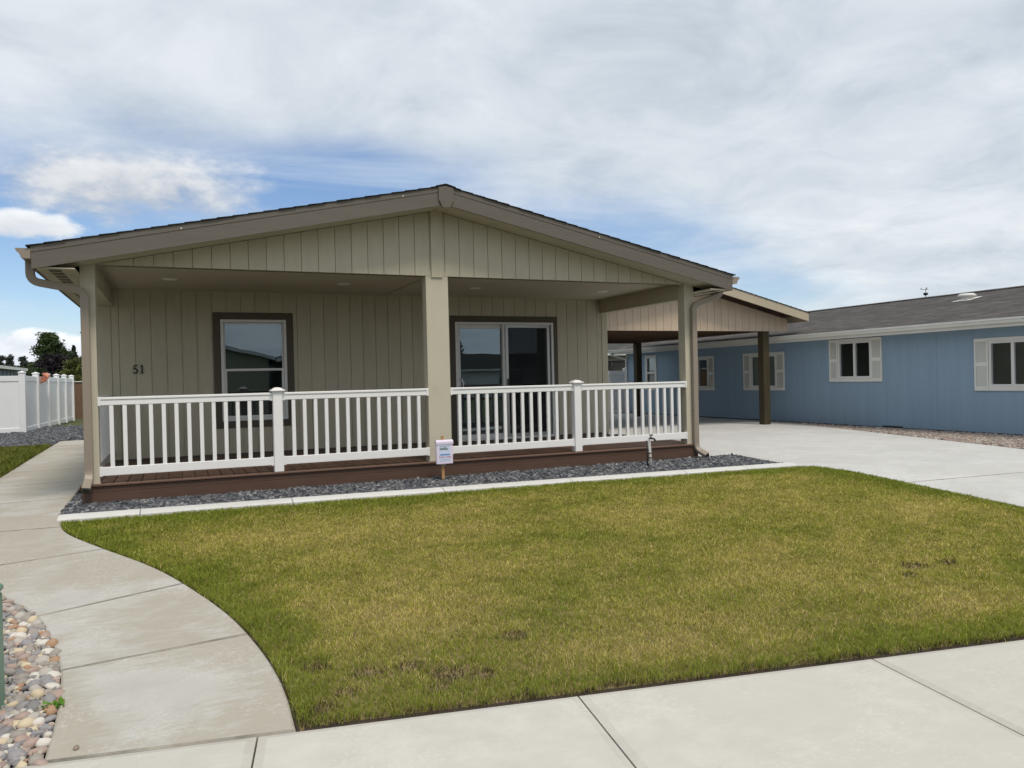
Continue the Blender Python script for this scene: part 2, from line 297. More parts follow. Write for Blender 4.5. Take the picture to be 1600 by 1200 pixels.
# ------------------------------------------------------------------ geometry helpers
COL = scene.collection
class MB:
    def __init__(s): s.v = []; s.f = []; s.mi = []; s.sm = []; s.cur = 0
    def add(s, vs_, fs, smooth=False):
        o = len(s.v); s.v.extend(tuple(map(float, q)) for q in vs_)
        for f in fs: s.f.append(tuple(i+o for i in f)); s.mi.append(s.cur); s.sm.append(smooth)
        return s
    def box(s, x0, x1, y0, y1, z0, z1, b=0.0):
        if b <= 0:
            v = [(x0,y0,z0),(x1,y0,z0),(x1,y1,z0),(x0,y1,z0),(x0,y0,z1),(x1,y0,z1),(x1,y1,z1),(x0,y1,z1)]
            return s.add(v, [(0,3,2,1),(4,5,6,7),(0,1,5,4),(1,2,6,5),(2,3,7,6),(3,0,4,7)])
        bm = bmesh.new(); bmesh.ops.create_cube(bm, size=1.0)
        for q in bm.verts: q.co = Vector(((x0+x1)/2+q.co.x*(x1-x0), (y0+y1)/2+q.co.y*(y1-y0), (z0+z1)/2+q.co.z*(z1-z0)))
        bmesh.ops.bevel(bm, geom=list(bm.edges), offset=b, segments=1, affect='EDGES', profile=0.5)
        bm.verts.index_update()
        s.add([q.co for q in bm.verts], [[q.index for q in f.verts] for f in bm.faces]); bm.free(); return s
    def prism(s, poly, a, b, axis='y'):
        """extrude a 2-D polygon along an axis between a and b"""
        n = len(poly)
        def P(q, t):
            if axis == 'y': return (q[0], t, q[1])
            if axis == 'x': return (t, q[0], q[1])
            return (q[0], q[1], t)
        v = [P(q, a) for q in poly]+[P(q, b) for q in poly]
        area = sum(poly[i][0]*poly[(i+1) % n][1]-poly[(i+1) % n][0]*poly[i][1] for i in range(n))
        ccw = area > 0
        f = [tuple(range(n)), tuple(range(2*n-1, n-1, -1))]
        f += [(i, i+n, (i+1) % n+n, (i+1) % n) for i in range(n)]
        flip = (axis == 'y') != ccw
        flip = not flip if axis in ('y',) else flip
        return s.add(v, [tuple(reversed(q)) for q in f] if flip else f)
    def tube(s, path, r, seg=10, up=(0, 0, 1), smooth=True):
        """round (r number) or rectangular (r = (w, h)) section swept along a path"""
        path = [Vector(q) for q in path]; rings = []; prev = Vector(up)
        for i, q in enumerate(path):
            t = ((path[i]-path[i-1]).normalized() if i else Vector())+((path[i+1]-path[i]).normalized() if i < len(path)-1 else Vector())
            t.normalize(); side = t.cross(prev)
            if side.length < 1e-4: side = t.cross(Vector((1, 0, 0)))
            side.normalize(); u = side.cross(t).normalized(); prev = u
            if isinstance(r, tuple):
                w, h = r[0]/2, r[1]/2; c = min(w, h)*0.22
                pts = [(-w+c,-h),(w-c,-h),(w,-h+c),(w,h-c),(w-c,h),(-w+c,h),(-w,h-c),(-w,-h+c)]
                rings.append([q+side*a+u*b for a, b in pts])
            else:
                rr = r[i] if isinstance(r, list) else r
                rings.append([q+side*math.cos(2*math.pi*k/seg)*rr+u*math.sin(2*math.pi*k/seg)*rr for k in range(seg)])
        n = len(rings[0]); v = [x for g_ in rings for x in g_]; f = []
        for i in range(len(rings)-1):
            for k in range(n): f.append((i*n+k, i*n+(k+1) % n, (i+1)*n+(k+1) % n, (i+1)*n+k))
        f.append(tuple(range(n-1, -1, -1))); f.append(tuple((len(rings)-1)*n+k for k in range(n)))
        return s.add(v, f, smooth and not isinstance(r, tuple))
    def mesh(s, name, mats):
        me = bpy.data.meshes.new(name); me.from_pydata(s.v, [], s.f); me.update()
        for m_ in (mats if isinstance(mats, (list, tuple)) else [mats]): me.materials.append(M[m_] if isinstance(m_, str) else m_)
        me.polygons.foreach_set('material_index', s.mi); me.polygons.foreach_set('use_smooth', s.sm)
        return me
def link(name, me, parent=None, loc=None, rz=0.0):
    o = bpy.data.objects.new(name, me); COL.objects.link(o)
    if loc is not None: o.location = loc
    if rz: o.rotation_euler = (0, 0, rz)
    if parent is not None:
        o.parent = parent
        p = parent; off = Vector((0, 0, 0))
        while p is not None: off += Vector(p.location); p = p.parent
        o.matrix_parent_inverse = Matrix.Translation(-off) if parent.parent is None else Matrix.Translation(-Vector(parent.location))
    return o
def build(name, mb, mat, parent=None): return link(name, mb.mesh(name, mat), parent)
def tag(o, label=None, cat=None, group=None, kind=None):
    for k, v in (('label', label), ('category', cat), ('group', group), ('kind', kind)):
        if v: o[k] = v
    return o
def thing(name, loc, label, cat, group=None):
    o = bpy.data.objects.new(name, None); COL.objects.link(o); o.location = loc; o.empty_display_size = 0.3
    return tag(o, label, cat, group)
def box(name, parent, mat, x0, x1, y0, y1, z0, z1, b=0.0): return build(name, MB().box(x0, x1, y0, y1, z0, z1, b), mat, parent)

def np_mesh(name, verts, faces_flat, nper, mat, tint=None, smooth=False):
    me = bpy.data.meshes.new(name); nf = len(faces_flat)//nper
    me.vertices.add(len(verts)); me.vertices.foreach_set('co', np.ascontiguousarray(verts, np.float32).ravel())
    me.loops.add(len(faces_flat)); me.loops.foreach_set('vertex_index', np.ascontiguousarray(faces_flat, np.int32))
    me.polygons.add(nf); me.polygons.foreach_set('loop_start', np.arange(nf, dtype=np.int32)*nper)
    if smooth: me.polygons.foreach_set('use_smooth', np.ones(nf, bool))
    if tint is not None:
        a = me.attributes.new('tint', 'FLOAT_COLOR', 'POINT'); a.data.foreach_set('color', np.ascontiguousarray(np.c_[tint, np.ones(len(tint))], np.float32).ravel())
    me.materials.append(M[mat]); me.update(calc_edges=True); me.validate()
    return me
def in_poly(P, poly):
    x, y = P[:, 0], P[:, 1]; c_ = np.zeros(len(P), bool); n = len(poly)
    for i in range(n):
        x0, y0 = poly[i]; x1, y1 = poly[(i+1) % n]
        if y0 == y1: continue
        c_ ^= ((y0 > y) != (y1 > y)) & (x < (x1-x0)*(y-y0)/(y1-y0)+x0)
    return c_
def seg_dist(P, pts):
    d = np.full(len(P), 1e9)
    for a, b in zip(pts[:-1], pts[1:]):
        a = np.array(a); ab = np.array(b)-a
        t = np.clip(((P-a)@ab)/(ab@ab), 0, 1); d = np.minimum(d, np.hypot(*(P-a-t[:, None]*ab).T))
    return d
def sample(poly, density):
    q = np.array(poly); lo, hi = q.min(0), q.max(0)
    n = int(density*np.prod(hi-lo)); P = RNG.random((n, 2))*(hi-lo)+lo
    return P[in_poly(P, poly)]
_grid = RNG.random((128, 128))
def vnoise(x, y):
    xi, yi = np.floor(x).astype(int), np.floor(y).astype(int); fx, fy = x-xi, y-yi
    fx = fx*fx*(3-2*fx); fy = fy*fy*(3-2*fy); g_ = lambda a, b: _grid[a % 128, b % 128]
    return (g_(xi, yi)*(1-fx)+g_(xi+1, yi)*fx)*(1-fy)+(g_(xi, yi+1)*(1-fx)+g_(xi+1, yi+1)*fx)*fy
def fbm(x, y): return (vnoise(x, y)*0.5+vnoise(x*2.1+7, y*2.1+3)*0.3+vnoise(x*4.3+1, y*4.3+9)*0.2)

# ------------------------------------------------------------------ terrain: the lot rises gently from the sidewalk to the house
def S(x, y): return (x+2.69)*0.175+(y+5.9)*0.985
def G(x, y): return 0.33*np.clip(S(x, y)/4.7, 0, 1)
def along(a, s):            # sidewalk frame -> world
    return (-2.69+0.985*a+0.175*s, -5.9-0.175*a+0.985*s)

def ground_sheet():
    xs = np.r_[-3000, -800, -200, -60, np.linspace(-24, 30, 55), 60, 200, 800, 3000]
    ys = np.r_[-3000, -800, -200, -60, np.linspace(-40, 34, 149), 60, 120, 300, 900, 3000]
    X, Y = np.meshgrid(xs, ys, indexing='ij'); s = S(X, Y)
    Z = G(X, Y)-0.06-0.16*np.clip((-s-1.25)/0.3, 0, 1)
    nx, ny = X.shape; V = np.c_[X.ravel(), Y.ravel(), Z.ravel()]
    i = np.arange(nx-1)[:, None]*ny+np.arange(ny-1)[None]
    F = np.stack([i, i+ny, i+ny+1, i+1], -1).reshape(-1)
    return np_mesh('ground', V, F, 4, 'far_grass')
tag(link('ground', ground_sheet()), 'grass covered ground around the houses', kind='structure')

def sheet(name, poly, mat, dz, kind='structure', step=0.25, parent=None, terrain=True):
    """a thin surface laid over the terrain inside a polygon (fine triangulated grid)"""
    bm = bmesh.new(); bm.faces.new([bm.verts.new((x, y, 0)) for x, y in poly])
    xs = [q[0] for q in poly]; ys = [q[1] for q in poly]
    def cuts(a, b, nrm):
        t = math.ceil(a/step)*step
        while t < b-1e-4:
            co = Vector((t, 0, 0)) if nrm == 0 else Vector((0, t, 0))
            bmesh.ops.bisect_plane(bm, geom=bm.verts[:]+bm.edges[:]+bm.faces[:], plane_co=co, plane_no=(1, 0, 0) if nrm == 0 else (0, 1, 0)); t += step
    cuts(min(xs), max(xs), 0); cuts(min(ys), max(ys), 1)
    for v in bm.verts: v.co.z = (float(G(v.co.x, v.co.y)) if terrain else 0)+dz
    bm.normal_update()
    for f in bm.faces:
        if f.normal.z < 0: f.normal_flip()
    me = bpy.data.meshes.new(name); bm.to_mesh(me); bm.free(); me.materials.append(M[mat])
    o = link(name, me, parent)
    if kind and parent is None: o['kind'] = kind
    return o

def slab_mesh(name, L, Rr, mat, top=0.03, depth=0.12, gap=0.006, lip=0.018, drop=0.007, across=6, ends='joint', sides=None):
    """a concrete slab between two edge polylines (same number of points), tooled edges and sides"""
    n = len(L)
    ts = [0, None] + [k/across for k in range(1, across)] + [None, 1]
    rows = []
    ln = [Vector((*p, 0)) for p in L]; rn = [Vector((*p, 0)) for p in Rr]
    def at(u, v):   # u along 0..n-1, v across
        i = min(int(u), n-2); f = u-i
        a = ln[i].lerp(ln[i+1], f); b = rn[i].lerp(rn[i+1], f); return a.lerp(b, v)
    length = sum((ln[i+1]-ln[i]).length+(rn[i+1]-rn[i]).length for i in range(n-1))/2; width = ((ln[0]-rn[0]).length+(ln[-1]-rn[-1]).length)/2
    gu = gap/2/length*(n-1); lu = (gap/2+lip)/length*(n-1); lv = lip/width
    us = [gu, lu]+[u for u in np.linspace(0, n-1, max(n*2, 8))[1:-1] if lu < u < n-1-lu]+[n-1-lu, n-1-gu]
    vs_ = [0, lv]+[k/across for k in range(1, across)]+[1-lv, 1]
    V = []; F = []
    for iu, u in enumerate(us):
        for iv, v in enumerate(vs_):
            q = at(u, v); edge = iu in (0, len(us)-1) or iv in (0, len(vs_)-1)
            V.append((q.x, q.y, float(G(q.x, q.y))+top-(drop if edge else 0)))
    nu, nv = len(us), len(vs_)
    for i in range(nu-1):
        for j in range(nv-1): F.append((i*nv+j, i*nv+j+1, (i+1)*nv+j+1, (i+1)*nv+j))
    ring = [j for j in range(nv)]+[i*nv+nv-1 for i in range(1, nu)]+[(nu-1)*nv+j for j in range(nv-2, -1, -1)]+[i*nv for i in range(nu-2, 0, -1)]
    base = len(V)
    for k in ring: V.append((V[k][0], V[k][1], V[k][2]-depth))
    m_ = len(ring)
    for k in range(m_): F.append((ring[k], base+k, base+(k+1) % m_, ring[(k+1) % m_]))
    # orient the top upwards
    a, b, c_ = (Vector(V[F[0][k]]) for k in range(3))
    if (b-a).cross(c_-a).z < 0: F = [tuple(reversed(f)) for f in F]
    mb = MB(); mb.add(V, F)
    for i in range(nu-1):
        for j in range(nv-1):
            if i in (0, nu-2): mb.mi[i*(nv-1)+j] = 1
            elif sides and j in (0, nv-2): mb.mi[i*(nv-1)+j] = 2
    return mb.mesh(name, [mat, ends, sides or mat])

# ------------------------------------------------------------------ street, sidewalk, path, driveway
def apoly(pts): return [along(a, s) for a, s in pts]
tag(sheet('road', apoly([(-40, -9.2), (60, -9.2), (60, -1.72), (-40, -1.72)]), 'asphalt', -0.17, step=4.0), kind='structure')
kerb = MB()
pr_ = [(-1.72, -0.17), (-1.72, -0.155), (-1.45, -0.135), (-1.43, -0.02), (-1.40, 0.008), (-1.262, 0.016), (-1.262, -0.2)]
va = []
for a in np.linspace(-30, 45, 60): va += [(*along(a, s), z) for s, z in pr_]
m_ = len(pr_); kerb.add(va, [(i*m_+j, i*m_+j+1, (i+1)*m_+j+1, (i+1)*m_+j) for i in range(59) for j in range(m_-1)])
tag(build('kerb', kerb, 'concrete'), kind='structure')
sw = sheet('sidewalk', apoly([(-12, -1.25), (30, -1.25), (30, 0), (-12, 0)]), 'soil', -0.045, step=1.0)
ja = [-7.7, -6.2, -4.7, -3.2, -1.68, -0.156, 1.367, 3.07, 4.65, 6.2, 7.75, 9.3, 10.85]
for a0, a1 in zip(ja[:-1], ja[1:]):
    n = 4; Lp = [along(a0+(a1-a0)*k/(n-1), -1.25) for k in range(n)]; Rp = [along(a0+(a1-a0)*k/(n-1), -0.004) for k in range(n)]
    link('slab', slab_mesh('slab', Lp, Rp, 'concrete', top=0.012, gap=0.009, lip=0.040, drop=0.007, ends='tooled', sides='tooled'), sw)

EL = [(-3.70,-5.72),(-3.70,-5.35),(-3.72,-4.99),(-3.76,-4.65),(-3.87,-4.17),(-3.99,-3.78),(-4.15,-3.45),(-4.36,-3.12),(-4.62,-2.78),(-4.95,-2.25),(-5.22,-1.55),(-5.36,-0.7),(-5.42,0.5),(-5.46,2.3),(-5.52,4.3),(-5.58,6.2),(-5.64,8.1),(-5.70,10.0),(-5.74,11.8)]
ER = [(-2.68,-5.905),(-2.67,-5.47),(-2.71,-5.04),(-2.82,-4.43),(-2.96,-3.94),(-3.29,-3.03),(-3.72,-2.27),(-4.10,-1.55),(-4.19,-1.08),(-4.24,-0.68),(-4.27,0.6),(-4.30,2.4),(-4.36,4.4),(-4.44,6.3),(-4.5,8.2),(-4.56,10.0),(-4.6,11.9)]
def poly_at(pts, t):
    d = [0]
    for a, b in zip(pts[:-1], pts[1:]): d.append(d[-1]+math.dist(a, b))
    t = max(0, min(d[-1], t))
    for i in range(len(pts)-1):
        if t <= d[i+1]: f = (t-d[i])/(d[i+1]-d[i]); return (pts[i][0]+(pts[i+1][0]-pts[i][0])*f, pts[i][1]+(pts[i+1][1]-pts[i][1])*f)
def param(pts, q):
    best = (1e9, 0); d = 0
    for a, b in zip(pts[:-1], pts[1:]):
        l = math.dist(a, b); t = max(0, min(1, ((q[0]-a[0])*(b[0]-a[0])+(q[1]-a[1])*(b[1]-a[1]))/l/l))
        e = math.dist(q, (a[0]+(b[0]-a[0])*t, a[1]+(b[1]-a[1])*t))
        if e < best[0]: best = (e, d+l*t)
        d += l
    return best[1]
def smooth_line(pts, n=3):
    for _ in range(n):
        q = [pts[0]]
        for a, b in zip(pts[:-1], pts[1:]): q += [(a[0]*.75+b[0]*.25, a[1]*.75+b[1]*.25), (a[0]*.25+b[0]*.75, a[1]*.25+b[1]*.75)]
        pts = q+[pts[-1]]
    return pts
EL = smooth_line(EL, 2); ER = smooth_line(ER, 2)
pbase = sheet('path', EL+ER[::-1], 'soil', -0.035, step=0.5)
PJ = [((-3.70,-5.72),(-2.68,-5.905)),((-3.74,-4.74),(-2.76,-4.64)),((-3.99,-3.78),(-3.09,-3.47)),((-4.85,-2.52),(-3.72,-2.26)),((-5.3,-1.18),(-4.17,-1.29)),((-5.42,0.5),(-4.27,0.62)),((-5.46,2.3),(-4.30,2.4)),((-5.52,4.25),(-4.36,4.4)),((-5.58,6.2),(-4.44,6.3)),((-5.64,8.1),(-4.5,8.2)),((-5.70,10.0),(-4.56,10.0)),((-5.74,11.8),(-4.6,11.9))]
for (l0, r0), (l1, r1) in zip(PJ[:-1], PJ[1:]):
    a0, a1, b0, b1 = param(EL, l0), param(EL, l1), param(ER, r0), param(ER, r1); n = 9
    link('slab', slab_mesh('slab', [poly_at(EL, a0+(a1-a0)*k/(n-1)) for k in range(n)], [poly_at(ER, b0+(b1-b0)*k/(n-1)) for k in range(n)], 'path', top=0.012, gap=0.009, lip=0.011, drop=0.009), pbase)

def dr_right(y): return min(10.95, 8.62+(y+2.15)*0.300)
def dr_left(y):
    if y < -1.75: return 4.60
    if y < -1.46: return 4.45
    if y < -0.10: return 4.43+(y+1.46)*0.19
    return 4.18
drv = sheet('driveway', [(4.7,-7.3),(6.8,-7.5),(8.2,-2.2),(10.8,5.9),(10.8,13.2),(4.3,13.2),(4.3,0.1),(4.78,-0.1),(4.52,-1.44),(4.7,-1.9)], 'soil', -0.045, step=0.5)
for (y0, y1) in [(-7.25, -3.22), (-3.22, 4.60), (4.60, 13.1)]:
    ysl = sorted({y0, y1, *[t for t in np.linspace(y0, y1, 9)], *[t for t in (-1.82, -1.74, -1.46, -0.14, -0.04) if y0 < t < y1]})
    def dl_(y): return 4.62 if y <= -1.80 else (4.46+(y+1.75)*0.19 if y < -0.06 else 4.20)
    sk = lambda x, y: y - (0.10*(x-4.6) if y == -3.22 else 0)
    Lp = [(dl_(y), sk(dl_(y), y)) for y in ysl]; Rp = [(dr_right(y), sk(dr_right(y), y)) for y in ysl]
    link('slab', slab_mesh('slab', Lp, Rp, 'drive', top=0.010, gap=0.006, lip=0.008, drop=0.005, across=10), drv)

# ------------------------------------------------------------------ lawn
CF = [(-4.18,-1.06),(-3.4,-1.13),(-2.2,-1.24),(-0.8,-1.34),(0.9,-1.45),(2.6,-1.57),(4.42,-1.72)]       # front foot of the concrete edging
lawn_front = [along(a, 0.0) for a in np.linspace(0.02, 7.05, 12)]
lawn_right = [(4.60,-1.80),(4.60,-3.2),(4.60,-4.5),(4.60,-7.15)]
lawn_left = [q for q in ER if q[1] < -1.1]
lawn_poly = lawn_left[::-1][:]            # from the edging down to the sidewalk
lawn_poly = [CF[0]]+[q for q in lawn_poly]+[q for q in lawn_front if q[0] < 4.55]+lawn_right[::-1]+CF[::-1][:-1]
sheet('lawn', lawn_poly, 'thatch', -0.012, step=0.25)
_inner = [along(a, 0.055) for a in np.linspace(0.06, 7.05, 12)]
M['edge_soil'] = plain('dark edge soil', (0.040, 0.029, 0.019), 0.95, 0.4, 25.0, 0.9, 60.0)
sheet('soil_strip', [q for q in lawn_front if q[0] < 4.5]+[q for q in _inner if q[0] < 4.5][::-1], 'edge_soil', -0.007, step=0.5)
sheet('soil_strip', [q for q in lawn_left]+[(q[0]+.022, q[1]+.006) for q in lawn_left][::-1], 'edge_soil', -0.006, step=0.25)
bare = np.array([(-1.83,-5.62,.16),(-1.70,-5.70,.10),(-1.30,-5.30,.085),(-2.02,-5.45,.10),(-2.22,-5.42,.10),(-1.95,-5.75,.08),(-2.40,-5.60,.07),(2.02,-5.38,.13),(1.78,-5.50,.08),(2.30,-5.43,.08),(-2.52,-5.72,.09),(-2.48,-5.25,.08)])

def blades(name, poly, dens, hmin, hmax, width, edge_lines, green_only=False, front=None, bare_=None, tone=1.0):
    P = sample(poly, dens)
    dcam = np.hypot(P[:, 0]-CAM.x, P[:, 1]-CAM.y)
    keep = RNG.random(len(P)) < np.clip(1.15-0.065*(dcam-3.5), 0.36, 1.0)
    P = P[keep]; dcam = dcam[keep]
    de = seg_dist(P, edge_lines[0])
    for e in edge_lines[1:]: de = np.minimum(de, seg_dist(P, e))
    kill = np.zeros(len(P)); dead = np.zeros(len(P))
    if bare_ is not None:
        for x, y, r in bare_:
            d = np.hypot(P[:, 0]-x, (P[:, 1]-y)*1.5)/(r*0.8)*(0.55+0.9*fbm(P[:, 0]*14, P[:, 1]*14))
            kill = np.maximum(kill, np.clip(1.15-d, 0, 1)*0.72); dead = np.maximum(dead, np.clip(1.5-d, 0, 1))
    if front is not None:
        for ln_, wd_ in front:
            df = seg_dist(P, ln_)*(0.35+1.3*fbm(P[:, 0]*9, P[:, 1]*9))
            kill = np.maximum(kill, np.clip(1.6-df/wd_, 0, 0.985)); dead = np.maximum(dead, np.clip(2.2-df/wd_, 0, 0.8))
    k = RNG.random(len(P)) > kill; P, dcam, de, dead = P[k], dcam[k], de[k], dead[k]
    n = len(P)
    dry = fbm(P[:, 0]*1.1+5, P[:, 1]*1.7)*1.3+fbm(P[:, 0]*5.0, P[:, 1]*6.0)*0.55-0.55
    dry = dry+0.10+0.12*np.clip((P[:, 0]+2)/5, 0, 1)
    edge = np.clip(1.15-de/(0.20+0.50*fbm(P[:, 0]*2, P[:, 1]*2)), 0, 1)
    dry = np.clip(dry-edge*0.75, 0, 1)
    if green_only: dry = dry*0.15
    straw = RNG.random(n) < np.clip(0.07+0.64*dry, 0.03, 0.75)
    g1 = np.array([0.205, 0.270, 0.032]); g2 = np.array([0.440, 0.415, 0.064]); s1 = np.array([0.74, 0.62, 0.26]); s2 = np.array([0.55, 0.45, 0.17])
    t = RNG.random((n, 1)); dd = np.clip(dry, 0, 1)[:, None]*0.55+t*0.45
    col = g1*(1-dd)+g2*dd
    col = np.where(straw[:, None], s1*t+s2*(1-t), col)
    col *= (0.72+0.5*RNG.random((n, 1)))*(0.78+0.44*fbm(P[:, 0]*9+2, P[:, 1]*12))[:, None]*tone
    dk = (RNG.random(n) < dead*0.85)[:, None]; col = np.where(dk, np.array([0.060, 0.042, 0.024])*(0.6+0.9*t), col)
    h = (hmin+(hmax-hmin)*RNG.random(n)**1.4)*(0.45+0.55*fbm(P[:, 0]*3, P[:, 1]*3)+0.65*fbm(P[:, 0]*17, P[:, 1]*17)+0.42*edge*fbm(P[:, 0]*7+3, P[:, 1]*7)*2)*np.where(straw, 0.85, 1.0)
    a = RNG.random(n)*2*np.pi; lean = (0.25+0.95*RNG.random(n))*h*np.where(straw, 1.35, 1.0)
    w = width*(0.7+0.6*RNG.random(n))*np.clip(dcam/5.0, 0.8, 2.0)
    wa = a+np.pi/2+RNG.normal(0, 0.6, n)
    base = np.c_[P, G(P[:, 0], P[:, 1])-0.014]
    dirv = np.c_[np.cos(a), np.sin(a)]; sd = np.c_[np.cos(wa), np.sin(wa)]*w[:, None]/2
    V = np.empty((n, 5, 3))
    V[:, 0] = base; V[:, 0, :2] -= sd; V[:, 1] = base; V[:, 1, :2] += sd
    mid = base.copy(); mid[:, :2] += dirv*(lean*0.32)[:, None]; mid[:, 2] += h*0.62
    V[:, 2] = mid; V[:, 2, :2] += sd*0.75; V[:, 3] = mid; V[:, 3, :2] -= sd*0.75
    V[:, 4] = base; V[:, 4, :2] += dirv*lean[:, None]; V[:, 4, 2] += h
    i = np.arange(n)[:, None]*5
    F = np.concatenate([i+np.array([[0, 1, 2]]), i+np.array([[0, 2, 3]]), i+np.array([[3, 2, 4]])], 1).ravel()
    return np_mesh(name, V.reshape(-1, 3), F, 3, 'grass', np.repeat(col, 5, 0))
g_o = link('lawn_grass', blades('lawn_grass', lawn_poly, 19000, 0.013, 0.033, 0.0036, [lawn_front, CF, lawn_right, lawn_left], front=[(lawn_front, 0.040), (lawn_left, 0.007)], bare_=bare))
tag(g_o, 'short yellowing lawn grass in front of the porch', 'grass', kind='stuff')

# strip of greener lawn left of the path
LG = [(-5.70,-0.2),(-5.72,4.0),(-5.80,8.0),(-5.86,10.2),(-6.9,10.5),(-9.5,10.9),(-9.5,-0.2)]
sheet('side_lawn', [(-5.5,-1.0),(-5.6,4.2),(-5.72,10.2),(-6.9,10.5),(-10,10.9),(-10,-1.0)], 'thatch', -0.02, step=0.5)
tag(link('side_grass', blades('side_grass', [(-5.42,-0.6),(-5.52,4.2),(-5.70,10.1),(-6.9,10.4),(-9.4,10.8),(-9.4,3.0),(-7.0,-0.6)], 5200, 0.04, 0.085, 0.0075, [[(-5.5,0),(-5.7,10)]], green_only=True, tone=0.55)),
    'dark green grass beside the path to the white fence', 'grass', kind='stuff')

# ------------------------------------------------------------------ loose stone
def ico(sub):
    bm = bmesh.new(); bmesh.ops.create_icosphere(bm, subdivisions=sub, radius=1.0); bm.verts.index_update()
    v = np.array([q.co[:] for q in bm.verts]); f = np.array([[q.index for q in t.verts] for t in bm.faces]); bm.free(); return v, f
def pebbles(name, P, size, flat, palette, sub=1, lift=0.3, mat='stones', jitter=0.35, zoff=0.0, smooth=False, sizevar=0.35):
    n = len(P); v, f = ico(sub); nv = len(v)
    sc = size*(1+sizevar*RNG.standard_normal(n)).clip(0.5, 1.9)
    ax = np.c_[1+0.35*RNG.random(n), 0.7+0.35*RNG.random(n), flat*(0.7+0.6*RNG.random(n))]
    V = v[None]*(1+jitter*(RNG.random((n, nv, 1))-0.5))*ax[:, None]*sc[:, None, None]
    a = RNG.random(n)*2*np.pi; tl = RNG.normal(0, 0.45, n)
    ca, sa, ct, st = np.cos(a), np.sin(a), np.cos(tl), np.sin(tl)
    x, y, z = V[..., 0], V[..., 1], V[..., 2]
    x, z = x*ct[:, None]+z*st[:, None], -x*st[:, None]+z*ct[:, None]
    V = np.stack([x*ca[:, None]-y*sa[:, None]+P[:, :1], x*sa[:, None]+y*ca[:, None]+P[:, 1:2], z+(G(P[:, 0], P[:, 1])+sc*flat*lift+zoff)[:, None]], -1)
    pal = np.array(palette); c_ = pal[RNG.integers(0, len(pal), n)]*(0.75+0.5*RNG.random((n, 1)))
    F = (f[None]+(np.arange(n)*nv)[:, None, None]).ravel()
    return np_mesh(name, V.reshape(-1, 3), F, 3, mat, np.repeat(c_, nv, 0), smooth)
SLATE = [(0.085,0.092,0.105),(0.12,0.125,0.135),(0.065,0.07,0.082),(0.165,0.17,0.18),(0.10,0.105,0.125),(0.05,0.054,0.062)]
CB = [(-4.19,-0.86),(-3.4,-0.94),(-2.2,-1.06),(-0.8,-1.17),(0.9,-1.29),(2.6,-1.41),(4.40,-1.54)]
grav_poly = [(-4.24,0.9),(-4.25,-0.6)]+CB+[(4.44,-1.46),(4.72,-0.08),(4.05,-0.02),(4.05,0.2),(-4.05,0.2),(-4.05,0.9)]
sheet('gravel_bed', grav_poly, 'gravel_base', -0.012, step=0.5)
tag(link('dark_gravel', pebbles('dark_gravel', sample(grav_poly, 2300), 0.0165, 0.6, SLATE+[(0.24,0.245,0.25),(0.03,0.033,0.04)], 1, 0.45, sizevar=0.5)), 'dark grey crushed gravel between the deck and the lawn edging', 'gravel', kind='stuff')
sg_poly = [(-5.76,10.3),(-6.9,10.6),(-10,11.0),(-10,17.0),(-7.2,17.0),(-7.2,20.3),(-5.3,20.3),(-4.3,12.0),(-5.72,12.0)]
sheet('side_gravel_bed', sg_poly, 'gravel_base', -0.008, step=1.0)
tag(link('side_gravel', pebbles('side_gravel', sample(sg_poly, 330), 0.034, 0.6, SLATE, 1, 0.35)), 'dark gravel at the foot of the white fence', 'gravel', kind='stuff')
bg_poly = [(dr_right(-4)+.02,-4),(dr_right(-2.15)+.02,-2.15),(dr_right(2)+.02,2),(10.90,5.9),(10.95,6.0),(10.95,-4)]
sheet('pink_gravel_bed', bg_poly, 'rock_base', -0.010, step=1.0)
tag(link('pink_gravel', pebbles('pink_gravel', sample(bg_poly, 1100), 0.020, 0.65, [(0.31,0.24,0.21),(0.36,0.32,0.28),(0.27,0.23,0.21),(0.42,0.38,0.33),(0.20,0.17,0.16),(0.34,0.26,0.21)], 1, 0.4)),
    'pinkish river gravel along the foot of the blue house', 'gravel', kind='stuff')

# river rock bed left of the path
rb_edge = [q for q in EL if q[1] < -2.0]
rock_poly = [(q[0]-0.012, q[1]) for q in rb_edge]+[(-6.4,-2.0),(-6.4,-5.22)]+[along(-2.0, 0.01), along(-1.02, 0.01)]
rbed = sheet('rock_bed', rock_poly, 'rock_base', -0.02, step=0.5)
def pack(poly, rmin, rmax, tries):
    out = []; cell = {}
    q = np.array(poly); lo, hi = q.min(0), q.max(0)
    C_ = RNG.random((tries, 2))*(hi-lo)+lo; C_ = C_[in_poly(C_, poly)]; rad = rmin+(rmax-rmin)*RNG.random(len(C_))**1.6
    rad = np.sort(rad)[::-1]
    for (x, y), r in zip(C_, rad):
        k = (int(math.floor(x/0.07)), int(math.floor(y/0.07))); ok = True
        for i in range(-1, 2):
            for j in range(-1, 2):
                for (a, b, c_) in cell.get((k[0]+i, k[1]+j), ()):
                    if (a-x)**2+(b-y)**2 < ((c_+r)*0.80)**2: ok = False; break
                if not ok: break
            if not ok: break
        if ok: cell.setdefault(k, []).append((x, y, r)); out.append((x, y, r))
    return out
st = pack(rock_poly, 0.012, 0.033, 34000)
def vis_key(t):
    d = Vector((t[0], t[1], 0.1))-CAM; dep = d.dot(fwd); u = d.dot(rt2)/dep*1194.9+800; v = 600-d.dot(up2)/dep*1194.9
    inside = (-12 < u < 1600) and v < 1215
    return (0 if inside else 1, -t[2]/dep)
st.sort(key=vis_key)
shapes = []
